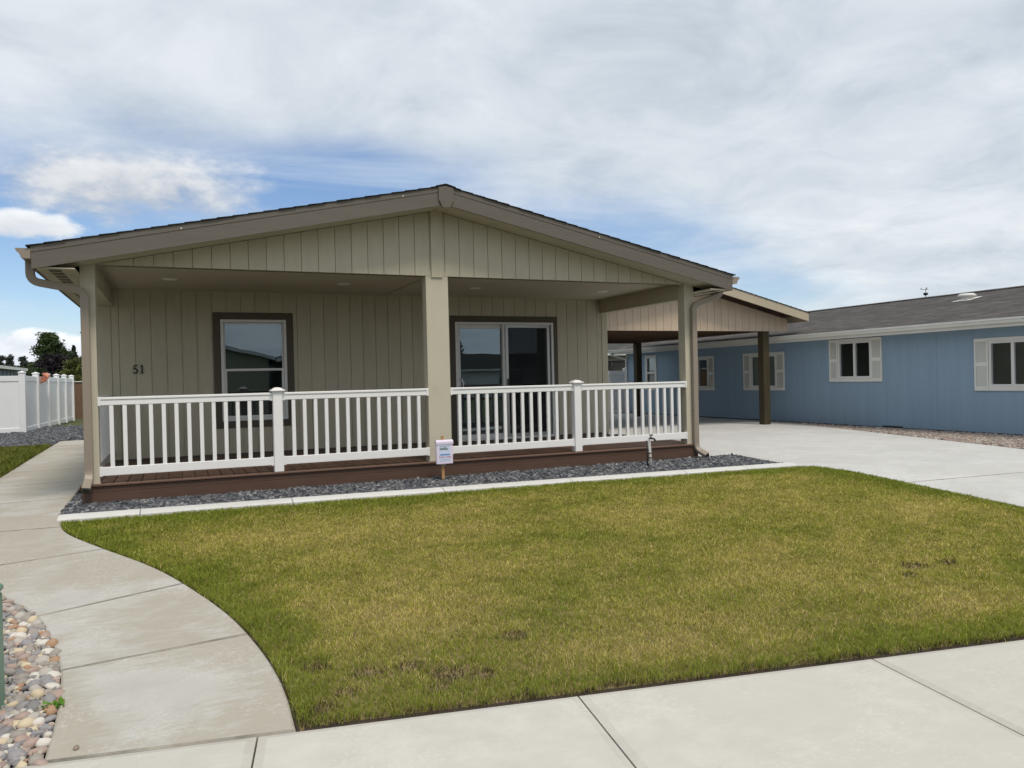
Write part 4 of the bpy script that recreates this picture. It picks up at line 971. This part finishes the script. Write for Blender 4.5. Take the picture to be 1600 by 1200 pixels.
box('front_beam', cp, 'beam', 4.37, 9.90, YC0+.065, YC0+.20, 2.606, 2.78, .004)
box('rear_beam', cp, 'beam', 4.37, 9.90, YC1-.09, YC1+.05, 2.602, 2.85, .004)
yt = YC0+0.7
while yt < YC1-.3:
    tm = MB().box(4.37, 9.90, yt, yt+.038, 2.62, 2.72)
    build('truss', tm, 'beam', cp); yt += .61
for x, y in ((9.97, 5.07), (9.97, 10.62), (4.31, 10.62)):
    box('post', cp, 'timber', x-.095, x+.095, y-.095, y+.095, 0.335, 2.6015, .006)

# ------------------------------------------------------------------ BLUE HOUSE
bh = thing('blue_house', (15.06, 4, 0.33), 'long blue house with cream shutters and a white gutter', 'house')
BX, BY0, BY1 = 11.0, -7.5, 12.9; BRX = 15.06; BEX = 10.60
def bt(x): return 2.50+0.2155*((BRX-BEX)-abs(x-BRX))
bwins = [dict(y=(2.82, 3.75), z=(1.42, 2.27), sh=(2.53, 4.00)), dict(y=(-0.76, 0.14), z=(1.23, 2.10), sh=(-1.04, 0.42)), dict(y=(5.76, 6.72), z=(1.21, 2.07), sh=(5.47, 6.99)), dict(y=(8.50, 9.46), z=(1.20, 2.06), sh=(8.23, 9.73)), dict(y=(11.16, 11.68), z=(1.17, 2.20), sh=None)]
wl = MB(); cuts = sorted(bwins, key=lambda w: w['y'][0]); y = BY0
for w in cuts:
    wl.box(BX, BX+.1, y, w['y'][0], 0.34, 2.46); wl.box(BX, BX+.1, w['y'][0], w['y'][1], 0.34, w['z'][0]); wl.box(BX, BX+.1, w['y'][0], w['y'][1], w['z'][1], 2.46); y = w['y'][1]
wl.box(BX, BX+.1, y, BY1, 0.34, 2.46)
wall_b = build('side_wall', wl, 'blue', bh)
yy = BY0+.2
while yy < BY1:      # shallow siding grooves as proud strips
    if not any(w['y'][0]-.35 < yy < w['y'][1]+.35 for w in bwins): box('panel_joint', wall_b, 'blue', BX-.004, BX+.0, yy-.006, yy+.006, 0.40, 2.455)
    yy += 1.219
box('front_wall', bh, 'blue', BX+.1, 19.1, BY0, BY0+.1, 0.34, 2.46); box('rear_wall', bh, 'blue', BX+.1, 19.1, BY1-.1, BY1, 0.34, 2.46); box('far_wall', bh, 'blue', 19.1, 19.2, BY0, BY1, 0.34, 2.46)
build('gable_wall', MB().prism([(BX, 2.46), (19.12, 2.46), (BRX, bt(BRX)-.08)], BY0+.002, BY0+.1), 'blue', bh); build('gable_wall', MB().prism([(BX, 2.46), (19.12, 2.46), (BRX, bt(BRX)-.08)], BY1-.1, BY1-.002), 'blue', bh)
box('room_floor', bh, 'interior', BX+.1, 19.1, BY0+.1, BY1-.1, 0.36, 0.5); box('room_partition', bh, 'interior', BX+3.4, BX+3.5, BY0+.1, BY1-.1, .5, 2.46)
box('corner_board', bh, 'white_trim', BX-.012, BX+.08, BY1-.08, BY1+.012, .40, 2.44)
box('painted_base_shadow', bh, 'black', BX-.003, BX+.05, BY0, BY1, 0.300, 0.358)  # solid black strip, shade under the wall foot painted as colour
fv = box('foundation_vent', bh, 'blackplastic', BX-.02, BX+.01, 2.05, 2.55, 0.332, 0.385); box('vent_well', fv, 'white_trim', BX-.16, BX-.021, 1.95, 2.65, 0.328, 0.345)
rb = MB()
for s in (-1, 1):
    e = BRX+s*(BRX-BEX); pts = [(BRX, bt(BRX)), (e, bt(e)), (e, bt(e)-.05), (BRX, bt(BRX)-.05)]
    rb.prism(pts if s < 0 else pts[::-1], BY0-.4, BY1+.45)
rbo = build('roof', rb, 'shingle_b', bh)
nc = 33
for k in range(nc):
    xa, xb = BRX-k*(BRX-BEX+.02)/nc, BRX-min((k+1)*(BRX-BEX+.02)/nc+.02, BRX-BEX+.035)
    pts = [(xa, bt(xa)+.003), (xb, bt(xb)+.002), (xb, bt(xb)+.013), (xa, bt(xa)+.007)]
    build('shingle_course', MB().prism(pts[::-1], BY0-.41, BY1+.46), 'shingle_b', rbo)
build('ridge_cap', MB().prism([(BRX-.12, bt(BRX)-.005), (BRX+.12, bt(BRX)-.005), (BRX+.12, bt(BRX)+.012), (BRX, bt(BRX)+.04), (BRX-.12, bt(BRX)+.012)], BY0-.41, BY1+.46), 'shingle_b', rbo)
box('eave_soffit', bh, 'white_trim', BEX+.02, BX-.001, BY0-.4, BY1+.45, 2.345, 2.36)
box('eave_fascia', bh, 'white_trim', BEX, BEX+.02, BY0-.4, BY1+.45, 2.33, 2.49)
gp = [(BEX-.005, 2.495), (BEX-.005, 2.395), (BEX-.08, 2.395), (BEX-.10, 2.44), (BEX-.12, 2.455), (BEX-.125, 2.49), (BEX-.117, 2.49), (BEX-.112, 2.46), (BEX-.09, 2.445), (BEX-.072, 2.402), (BEX-.012, 2.402), (BEX-.012, 2.495)]
gbb = build('gutter', MB().prism(gp[::-1], BY0-.4, BY1+.48), 'white_trim', bh)
build('gutter_end_cap', MB().prism([(BEX-.004, 2.496), (BEX-.004, 2.393), (BEX-.081, 2.393), (BEX-.127, 2.49)][::-1], BY1+.4805, BY1+.49), 'white_trim', gbb)
build('downspout', MB().tube([(BEX-.05, BY1+.25, 2.40), (BEX-.05, BY1+.25, 2.32), (BX-.04, BY1-.05, 2.17), (BX-.04, BY1-.05, 0.45)], (0.07, 0.05)), 'white_trim', bh)
for w in bwins:
    (y0, y1), (z0, z1) = w['y'], w['z']; w_ = MB(); t = .05
    wo = MB(); wo.box(BX-.02, BX+.07, y0, y0+t, z0, z1, .004); wo.box(BX-.02, BX+.07, y1-t, y1, z0, z1, .004); wo.box(BX-.019, BX+.069, y0+t, y1-t, z0, z0+t, .004); wo.box(BX-.019, BX+.069, y0+t, y1-t, z1-t, z1, .004)
    win = build('window', wo, 'vinyl_frame', bh)
    ym = (y0+y1)/2
    if w['sh']:
        box('mullion', win, 'vinyl_frame', BX-.012, BX+.05, ym-.03, ym+.03, z0+t, z1-t, .003)
        box('pane', win, 'glass_far', BX+.03, BX+.034, y0+t, ym-.03, z0+t, z1-t); box('pane', win, 'glass_far', BX+.03, BX+.034, ym+.03, y1-t, z0+t, z1-t)
        box('casing', win, 'white_trim', BX-.022, BX-.0005, y0-.045, y1+.045, z1+.0005, z1+.06, .003); box('casing', win, 'white_trim', BX-.026, BX-.0005, y0-.045, y1+.045, z0-.075, z0-.0005, .003)
        for a, b in ((w['sh'][0], y0-.001), (y1+.001, w['sh'][1])):
            sh = MB(); za, zb_ = z0-.072, z1+.055; x0, x1 = BX-.034, BX-.0005; fr = .035
            if a > y0: a2, b2 = a+.045*0+.002, b
            sh.box(x0, x1, a+.002, a+fr, za, zb_, .002); sh.box(x0, x1, b-fr, b-.002, za, zb_, .002); zmid = (za+zb_)/2
            for q0, q1 in ((za, za+.07), (zmid-.035, zmid+.035), (zb_-.06, zb_)): sh.box(x0+.001, x1, a+fr, b-fr, q0, q1)
            so_ = build('shutter', sh, 'shutter', win)
            lv = MB()
            for q0, q1 in ((za+.07, zmid-.035), (zmid+.035, zb_-.06)):
                z = q0
                while z < q1-.01: lv.prism([(x0+.006, z), (x0+.010, z), (x1-.004, z+.030), (x1-.008, z+.030)], a+fr, b-fr); z += .030
            lv.box(x1-.003, x1-.0008, a+fr, b-fr, za+.07, zb_-.06)
            build('louvre', lv, 'shutter', so_)
    else:
        zmid = (z0+z1)/2; box('mullion', win, 'vinyl_frame', BX-.012, BX+.05, y0+t, y1-t, zmid-.03, zmid+.03, .003)
        box('pane', win, 'glass_far', BX+.03, BX+.034, y0+t, y1-t, z0+t, zmid-.03); box('pane', win, 'glass_far', BX+.03, BX+.034, y0+t, y1-t, zmid+.03, z1-t)
        box('casing', win, 'white_trim', BX-.022, BX-.0005, y0-.06, y0-.0005, z0-.05, z1+.05); box('casing', win, 'white_trim', BX-.022, BX-.0005, y1+.0005, y1+.06, z0-.05, z1+.05)
        box('casing', win, 'white_trim', BX-.022, BX-.0005, y0, y1, z1+.0005, z1+.05); box('casing', win, 'white_trim', BX-.022, BX-.0005, y0, y1, z0-.05, z0-.0005)
    box('curtain', win, 'blind', BX+.12, BX+.125, y0+.05, y0+.05+(y1-y0)*.12, z0+.03, z1-.03)
# roof vent and weather vane
rv = thing('roof_vent', (13.9, 2.5, 3.16), 'white round topped roof vent on the blue house roof', 'roof vent')
mb = MB(); n = 20
prof = [(.07, 3.19), (.07, 3.27), (.19, 3.265), (.20, 3.285), (.15, 3.325), (0.02, 3.335)]
V = [(13.75+r_*math.cos(2*math.pi*k/n), 2.52+r_*math.sin(2*math.pi*k/n), z) for r_, z in prof for k in range(n)]
mb.add(V, [(i*n+k, i*n+(k+1) % n, (i+1)*n+(k+1) % n, (i+1)*n+k) for i in range(len(prof)-1) for k in range(n)]+[tuple((len(prof)-1)*n+k for k in range(n))], True)
build('vent_cap', mb, 'white_trim', rv)
zf = bt(13.75)
build('flashing', MB().add([(13.52, 2.30, bt(13.52)+.018), (13.98, 2.30, bt(13.98)+.018), (13.98, 2.74, bt(13.98)+.018), (13.52, 2.74, bt(13.52)+.018), (13.52, 2.30, bt(13.52)+.024), (13.98, 2.30, bt(13.98)+.024), (13.98, 2.74, bt(13.98)+.024), (13.52, 2.74, bt(13.52)+.024)], [(0,3,2,1),(4,5,6,7),(0,1,5,4),(1,2,6,5),(2,3,7,6),(3,0,4,7)]), 'white_trim', rv)
wv = thing('weather_vane', (15.06, 4.6, 3.48), 'small dark weather vane on the ridge of the blue house', 'weather vane')
z0 = bt(BRX)+.03
build('mast', MB().tube([(15.06, 4.6, z0-.02), (15.06, 4.6, z0+.22)], 0.008, 8), 'metal', wv)
build('sensor_body', MB().tube([(15.06, 4.60, z0+.05), (15.06, 4.60, z0+.07), (15.06, 4.60, z0+.11), (15.06, 4.60, z0+.13)], [0.02, 0.055, 0.06, 0.02], 10), 'blackplastic', wv)
build('arms', MB().tube([(15.06, 4.50, z0+.20), (15.06, 4.72, z0+.22)], 0.007, 6).tube([(15.06, 4.60, z0+.17), (15.0, 4.52, z0+.25)], 0.007, 6), 'metal', wv)
for a in (0, 2.1, 4.2):
    build('cup', MB().tube([(15.06+.07*math.cos(a), 4.62+.09*math.sin(a), z0+.225), (15.06+.07*math.cos(a)+.02, 4.62+.09*math.sin(a)+.02, z0+.24), (15.06+.07*math.cos(a)+.035, 4.62+.09*math.sin(a)+.03, z0+.235)], [0.006, 0.02, 0.004], 8), 'metal', wv)

# ------------------------------------------------------------------ behind the carport: vinyl fence piece, beige house, trampoline net
vf = thing('vinyl_fence', (10.85, 13.2, 0.33), 'white vinyl fence panel seen under the carport beside the blue house', 'fence')
box('panel', vf, 'fence', 9.0, 11.07, 13.18, 13.21, 0.42, 1.70); box('top_rail', vf, 'fence', 9.0, 11.07, 13.165, 13.225, 1.62, 1.78, .005); box('bottom_rail', vf, 'fence', 9.0, 11.07, 13.165, 13.225, 0.36, 0.48, .005)
po = box('post', vf, 'fence', 11.07, 11.20, 13.13, 13.26, 0.335, 1.84, .005); build('post_cap', MB().add([(11.055, 13.115, 1.841), (11.215, 13.115, 1.841), (11.215, 13.275, 1.841), (11.055, 13.275, 1.841), (11.135, 13.195, 1.90)], [(0,3,2,1),(0,1,4),(1,2,4),(2,3,4),(3,0,4)]), 'fence', po)
cs = box('concrete_step', None, 'curb', 9.2, 10.9, 12.55, 12.95, 0.33, 0.42, .01); tag(cs, 'pale concrete ledge at the foot of the fence beyond the carport', 'ledge')
def simple_house(name, x0, x1, y0, y1, zb, zw, rise, ridge, wall, rmat, label, win_specs, face, over=0.4, group=None):
    """far house: walls, pitched roof with fascia, windows on one face"""
    h = thing(name, ((x0+x1)/2, (y0+y1)/2, zb), label, 'house', group)
    w = MB().box(x0, x1, y0, y1, zb, zw); 
    if ridge == 'x': w.prism([(y0, zw), (y1, zw), ((y0+y1)/2, zw+rise)], x0, x1, 'x')
    else: w.prism([(x0, zw), (x1, zw), ((x0+x1)/2, zw+rise)], y0, y1, 'y')
    build('wall', w, wall, h); r_ = MB()
    if ridge == 'x':
        ym = (y0+y1)/2; sl = rise/(ym-y0)
        for s in (-1, 1):
            e = ym+s*(ym-y0+over); pts = [(ym, zw+rise+.12), (e, zw-over*sl+.12), (e, zw-over*sl-.06), (ym, zw+rise+.01)]
            r_.prism(pts if s > 0 else pts[::-1], x0-over, x1+over, 'x')
    else:
        xm_ = (x0+x1)/2; sl = rise/(xm_-x0)
        for s in (-1, 1):
            e = xm_+s*(xm_-x0+over); pts = [(xm_, zw+rise+.12), (e, zw-over*sl+.12), (e, zw-over*sl-.06), (xm_, zw+rise+.01)]
            r_.prism(pts if s > 0 else pts[::-1], y0-over, y1+over, 'y')
    ro = build('roof', r_, rmat, h)
    if ridge == 'y':
        for yy_ in ((y0-over-.02, y0-over), (y1+over, y1+over+.02)):
            for s in (-1, 1):
                e = xm_+s*(xm_-x0+over); pts = [(xm_, zw+rise+.10), (e, zw-over*sl+.10), (e, zw-over*sl-.10), (xm_, zw+rise-.10)]
                build('fascia_board', MB().prism(pts if s > 0 else pts[::-1], *yy_), 'white_trim', ro)
    else:
        for yy_ in ((y0-over-.03, y0-over-.001), (y1+over+.001, y1+over+.03)): box('fascia_board', ro, 'white_trim', x0-over, x1+over, *yy_, zw-over*sl-.08, zw-over*sl+.10)
    for a, b, z0, z1, kind in win_specs:
        yf = y0 if face < 0 else y1; s = -1 if face < 0 else 1
        fr = box('garage_door' if kind == 'g' else 'window', h, 'white_trim', a-.06, b+.06, *sorted((yf+s*.001, yf+s*.05)), z0-.06, z1+.06)
        if kind == 'g':
            for k in range(4): box('door_panel', fr, 'shutter', a, b, *sorted((yf+s*.051, yf+s*.065)), z0+(z1-z0)*k/4+.02, z0+(z1-z0)*(k+1)/4-.02)
        else: box('pane', fr, 'glass_far', a, b, *sorted((yf+s*.051, yf+s*.056)), z0, z1)
    return h
simple_house('beige_house', 13.2, 24, 22, 31, 0.28, 2.75, 0.95, 'x', 'beige', 'shingle_g', 'beige house glimpsed beyond the vinyl fence under the carport', [(18, 19, 1.2, 2.1, 'w')], -1)
tp = thing('trampoline', (15.7, 20.6, 0.28), 'black netted trampoline frame standing before the beige house', 'trampoline')
mb = MB(); n = 16
for k in range(8):
    a = 2*math.pi*k/8+.3; x, y = 16.0+1.35*math.cos(a), 20.4+1.35*math.sin(a)
    build('pole', MB().tube([(x, y, 0.28), (x, y, 2.05), (x-.1*math.cos(a), y-.1*math.sin(a), 2.3)], 0.03, 6), 'blackplastic', tp)
for z in (0.85, 2.28): build('hoop', MB().tube([(16.0+1.3*math.cos(2*math.pi*k/n), 20.4+1.3*math.sin(2*math.pi*k/n), z) for k in range(n+1)], 0.03, 6), 'blackplastic', tp)
V = [(16.0+1.3*math.cos(2*math.pi*k/n), 20.4+1.3*math.sin(2*math.pi*k/n), z) for z in (0.85, 2.27) for k in range(n)]
build('net', MB().add(V, [(k, (k+1) % n, (k+1) % n+n, k+n) for k in range(n)]), 'screen', tp)
build('mat', MB().add([(16.0+1.25*math.cos(2*math.pi*k/n), 20.4+1.25*math.sin(2*math.pi*k/n), 0.86) for k in range(n)], [tuple(range(n))]), 'net', tp)

# ------------------------------------------------------------------ left: white fence, brown fence, grey house, trees
wf = thing('white_fence', (-7.2, 20, 0.33), 'white vinyl privacy fence with capped posts at the side yard', 'fence')
FP = [(-7.30, 17.0), (-7.24, 19.0), (-7.18, 20.85), (-7.12, 22.65), (-7.06, 24.2), (-7.00, 25.9)]
FL = [(-7.30, 17.0), (-9.3, 17.0), (-11.3, 17.0), (-13.3, 17.0)]
def fpost(x, y):
    z0 = 0.30; p_ = box('post', wf, 'fence', x-.085, x+.085, y-.085, y+.085, z0, 2.10, .005)
    build('post_cap', MB().add([(x-.10, y-.10, 2.101), (x+.10, y-.10, 2.101), (x+.10, y+.10, 2.101), (x-.10, y+.10, 2.101), (x-.10, y-.10, 2.125), (x+.10, y-.10, 2.125), (x+.10, y+.10, 2.125), (x-.10, y+.10, 2.125), (x, y, 2.165)], [(0,3,2,1),(0,1,5,4),(1,2,6,5),(2,3,7,6),(3,0,4,7),(4,5,8),(5,6,8),(6,7,8),(7,4,8)]), 'fence', p_)
def fpanel(a, b):
    a = Vector((*a, 0)); b = Vector((*b, 0)); L_ = (b-a).length-.13; c_ = (a+b)/2; ang = math.atan2(b.y-a.y, b.x-a.x)
    pm = MB().box(-L_/2, L_/2, -.02, .02, 0.42, 1.98).mesh('panel', 'fence'); q = link('panel', pm, wf, (c_.x, c_.y, 0), ang)
    for nm, z0, z1 in (('top_rail', 1.86, 2.02), ('bottom_rail', 0.34, 0.48)):
        link(nm, MB().box(-L_/2, L_/2, -.04, .04, z0, z1, .006).mesh(nm, 'fence'), wf, (c_.x, c_.y, 0), ang)
for q in FP: fpost(*q)
for q in FL[1:]: fpost(*q)
for a, b in zip(FP[:-1], FP[1:]): fpanel(a, b)
for a, b in zip(FL[:-1], FL[1:]): fpanel(a, b)
bf = thing('brown_fence', (-6, 27, 0.33), 'brown board fence with pale cap rail beyond the white fence', 'fence')
box('cap_rail', bf, 'white_trim', -7.2, -3.0, 26.95, 27.09, 1.88, 1.915)
x = -7.2
while x < -3.0: box('board', bf, 'brownfence', x, x+.135, 27.0, 27.02, 0.33, 1.879); x += .14
box('back_rail', bf, 'brownfence', -7.2, -3.0, 27.021, 27.06, 0.6, 0.7); box('back_rail', bf, 'brownfence', -7.2, -3.0, 27.021, 27.06, 1.5, 1.6)
# orange cloth hanging over the fence
oc = MB(); ny, nz = 9, 6; V = []
for i in range(ny):
    for j in range(nz):
        t = i/(ny-1); s = j/(nz-1); droop = 0.10*math.sin(t*math.pi*0.9)+0.04*math.sin(t*7)
        V.append((-7.10+0.06*math.sin(t*9+s*3)+.05*math.sin(math.pi*s), 19.35+1.05*t, 2.10-0.26*s*(1-0.55*t)+0.06*math.sin(t*3.1)-droop*s))
oc.add(V, [(i*nz+j, (i+1)*nz+j, (i+1)*nz+j+1, i*nz+j+1) for i in range(ny-1) for j in range(nz-1)], True)
oc.add([(v[0]-.02, v[1], v[2]) for v in V], [(i*nz+j, i*nz+j+1, (i+1)*nz+j+1, (i+1)*nz+j) for i in range(ny-1) for j in range(nz-1)], True)
tag(build('orange_cloth', oc, 'orange'), 'orange red cloth draped over the top of the white fence', 'cloth')
sh_ = thing('slate_shed', (-13.4, 35, 0.28), 'slate coloured flat roofed building with white roof edge behind the white fence', 'building')
box('wall', sh_, 'greywall', -16.0, -10.72, 31.2, 39.0, 0.28, 2.62)
box('roof_edge', sh_, 'white_trim', -16.2, -10.50, 30.95, 39.2, 2.621, 2.76)
box('corner_board', sh_, 'white_trim', -10.80, -10.70, 31.15, 31.28, 0.28, 2.62)
for k in range(8): box('wall_batten', sh_, 'greywall', -10.719, -10.69, 32.0+k*.9, 32.06+k*.9, 0.28, 2.62)

def tree(name, x, y, h, rx, ry, col, label, n_leaf, leaf, seed, shape='round', group=None, z0=0.28):
    rg = np.random.default_rng(seed); t = thing(name, (x, y, z0), label, 'tree', group)
    trunk = MB(); tr_h = h*(0.92 if shape == 'cone' else 0.6); trunk.tube([(x, y, z0-.1), (x+.05, y, z0+tr_h*.4), (x-.04, y+.05, z0+tr_h)], [h*.028, h*.02, h*.006], 8)
    if shape != 'cone':
        for k in range(7):
            a = rg.random()*6.28; zz_ = z0+h*(.22+.35*rg.random()); trunk.tube([(x, y, zz_), (x+rx*.35*math.cos(a), y+ry*.35*math.sin(a), zz_+h*.12), (x+rx*.7*math.cos(a), y+ry*.7*math.sin(a), zz_+h*.2)], [h*.012, h*.008, h*.003], 6)
    build('trunk', trunk, 'bark', t)
    if shape == 'column':
        nc_ = 40; u = rg.random(nc_); a = rg.random(nc_)*6.28; rad = np.sin(np.pi*(.22+.7*u))**.6*(.2+.6*rg.random(nc_))
        Cc = np.c_[x+rx*rad*np.cos(a), y+ry*rad*np.sin(a), z0+h*(.06+.90*u)]; cr_ = rx*(.38+.25*rg.random(nc_))
    elif shape == 'cone':
        nc_ = 150; u = rg.random(nc_)**.8; a = rg.random(nc_)*6.28; rad = (1-u)*(0.45+.55*rg.random(nc_))+.03
        Cc = np.c_[x+rx*rad*np.cos(a), y+ry*rad*np.sin(a), z0+h*(.08+.92*u)]; cr_ = rx*(.24*(1-u)+.055)
    else:
        nc_ = 95; a = rg.random(nc_)*6.28; u = rg.random(nc_); prof = np.sin(np.pi*(0.22+0.74*u))**.7; rad = prof*(0.25+.72*rg.random(nc_)**.6)
        Cc = np.c_[x+rx*rad*np.cos(a), y+ry*rad*np.sin(a), z0+h*(.08+.87*u)]; cr_ = rx*(.20+.20*rg.random(nc_))
    k = rg.integers(0, nc_, n_leaf); d = rg.standard_normal((n_leaf, 3)); d /= np.linalg.norm(d, axis=1)[:, None]
    P = Cc[k]+d*(cr_[k]*(.30+.95*rg.random(n_leaf)**1.1))[:, None]*np.array([1, 1, .85]); P[:, 2] = np.minimum(P[:, 2], z0+h)
    A = rg.standard_normal((n_leaf, 3)); A /= np.linalg.norm(A, axis=1)[:, None]; B = np.cross(A, d+.3*rg.standard_normal((n_leaf, 3))); B /= np.linalg.norm(B, axis=1)[:, None]+1e-6
    sz = leaf*(.6+.8*rg.random((n_leaf, 1))); V = np.stack([P-A*sz, P-B*sz*.55, P+A*sz, P+B*sz*.55], 1)
    shade = (.65+.7*rg.random(nc_))[k][:, None]*(.75+.5*rg.random((n_leaf, 1)))
    me = np_mesh('crown', V.reshape(-1, 3), np.arange(n_leaf*4), 4, 'leaf', np.repeat(np.array(col)*shade, 4, 0)); link('crown', me, t)
    return t
tree('broadleaf_tree', -13.45, 69.8, 6.4, 1.75, 1.6, (0.042, 0.066, 0.022), 'tallest dark green tree behind the white fence', 22000, 0.10, 1)
tree('broadleaf_tree', -12.15, 69.0, 5.0, 1.15, 1.2, (0.036, 0.052, 0.022), 'slender dark tree between the tallest tree and the spruce', 8000, 0.09, 2)
tree('purple_tree', -12.5, 66.0, 4.3, 1.75, 1.4, (0.026, 0.020, 0.026), 'dark purple leaved tree in front of the tallest tree', 14000, 0.10, 3)
tree('spruce_tree', -11.65, 71, 5.3, 1.05, 1.0, (0.034, 0.052, 0.032), 'small pointed spruce beside the porch column', 7000, 0.09, 4, 'cone')
tree('purple_tree', -10.6, 66.5, 4.2, 1.0, 1.0, (0.034, 0.022, 0.028), 'dark purple leaved tree half hidden by the porch column', 5000, 0.10, 13)
tree('shrub_tree', -9.95, 55.5, 3.6, 1.15, 1.0, (0.105, 0.120, 0.034), 'lighter yellow green shrub behind the brown fence', 8000, 0.08, 5)
tree('shrub_tree', -13.3, 60, 3.0, 1.7, 1.0, (0.040, 0.060, 0.024), 'low green shrub at the foot of the tallest tree', 6000, 0.09, 6)
hrz = [(-42.6, 9.6, 'leftmost'), (-40.3, 9.9, 'second'), (-37.6, 9.7, 'third'), (-36.0, 9.5, 'fourth'), (-34.3, 8.6, 'fifth'), (-33.0, 7.9, 'sixth')]
for i, (x, h, w_) in enumerate(hrz):
    tree('distant_tree', x, 200+4*math.sin(i*2.3), h*.98, 1.25, 1.3, (0.052, 0.064, 0.052), w_+' from the left in the row of distant conifers on the horizon', 2600, 0.24, 20+i, 'column', 'distant conifer row')
for i, (x, h, w_) in enumerate([(-39.5, 6.6, 'low distant green tree beneath the second distant conifer'), (-35.6, 6.8, 'low distant green tree beneath the fourth distant conifer'), (-31.8, 6.9, 'low distant green tree between the conifer row and the tallest tree')]):
    tree('distant_tree', x, 190, h, 2.3, 1.8, (0.040, 0.056, 0.032), w_, 3000, 0.26, 40+i, 'round', 'low distant trees')

# ------------------------------------------------------------------ utility pedestal, weed
ub = thing('utility_pedestal', (-4.055, -5.10, 0.04), 'green utility pedestal cut off by the left picture edge in the rock bed', 'utility box')
build('cabinet', MB().box(-4.17, -3.960, -5.205, -4.99, 0.0, 0.60, .012), 'green', ub)
cpb = MB().box(-4.175, -3.955, -5.210, -4.985, 0.601, 0.640, .012); build('lid', cpb, 'green', ub)
box('base_flange', ub, 'green', -4.176, -3.952, -5.210, -4.985, -0.01, 0.05, .006)
wd = thing('weed', (-3.735, -5.19, 0.04), 'small bright green weed at the edge of the rock bed', 'weed')
rg = np.random.default_rng(5); V = []; F = []; T = []
for k in range(60):
    a = rg.random()*6.28; l = .02+.035*rg.random(); el_ = .3+1.0*rg.random(); b0 = np.array([-3.735+.018*rg.standard_normal(), -5.19+.018*rg.standard_normal(), .03+.02*rg.random()])
    d = np.array([math.cos(a)*math.cos(el_), math.sin(a)*math.cos(el_), math.sin(el_)]); s_ = np.array([-math.sin(a), math.cos(a), 0])*l*.28; o0 = len(V)
    V += [b0, b0+d*l*.5+s_, b0+d*l+np.array([0, 0, -.004]), b0+d*l*.5-s_]; F += [o0, o0+1, o0+2, o0+3]; T += [np.array([.13, .26, .035])*(.7+.6*rg.random())]*4
link('leaves', np_mesh('leaves', np.array(V), np.array(F), 4, 'grass', np.array(T)), wd)

# ------------------------------------------------------------------ across the street (seen as reflections in the glass)
simple_house('gabled_house', -4.0, 1.5, -38, -28.5, -0.06, 3.0, 0.80, 'y', 'beige', 'shingle_g', 'gabled house across the street mirrored at the left of the porch window', [(-3.0, -1.4, .9, 2.0, 'w')], 1)
simple_house('gabled_house', 2.3, 9.6, -38, -28.0, -0.06, 2.9, 1.25, 'y', 'white_trim', 'shingle_g', 'white gabled house across the street mirrored at the right of the porch window', [(3.4, 7.6, .05, 2.2, 'g')], 1)
simple_house('ranch_house', 11.5, 34.0, -62, -50.0, -0.06, 2.5, 1.5, 'x', 'white_trim', 'shingle', 'long white house across the street mirrored in the sliding door', [(15, 19.8, .05, 2.2, 'g'), (24, 26, 1.0, 2.1, 'w')], 1)
tree('street_tree', 24.5, -66, 6.2, 2.6, 2.4, (0.04, 0.06, 0.022), 'dark tree behind the long white house mirrored in the sliding door', 6000, 0.2, 60, z0=-0.2)
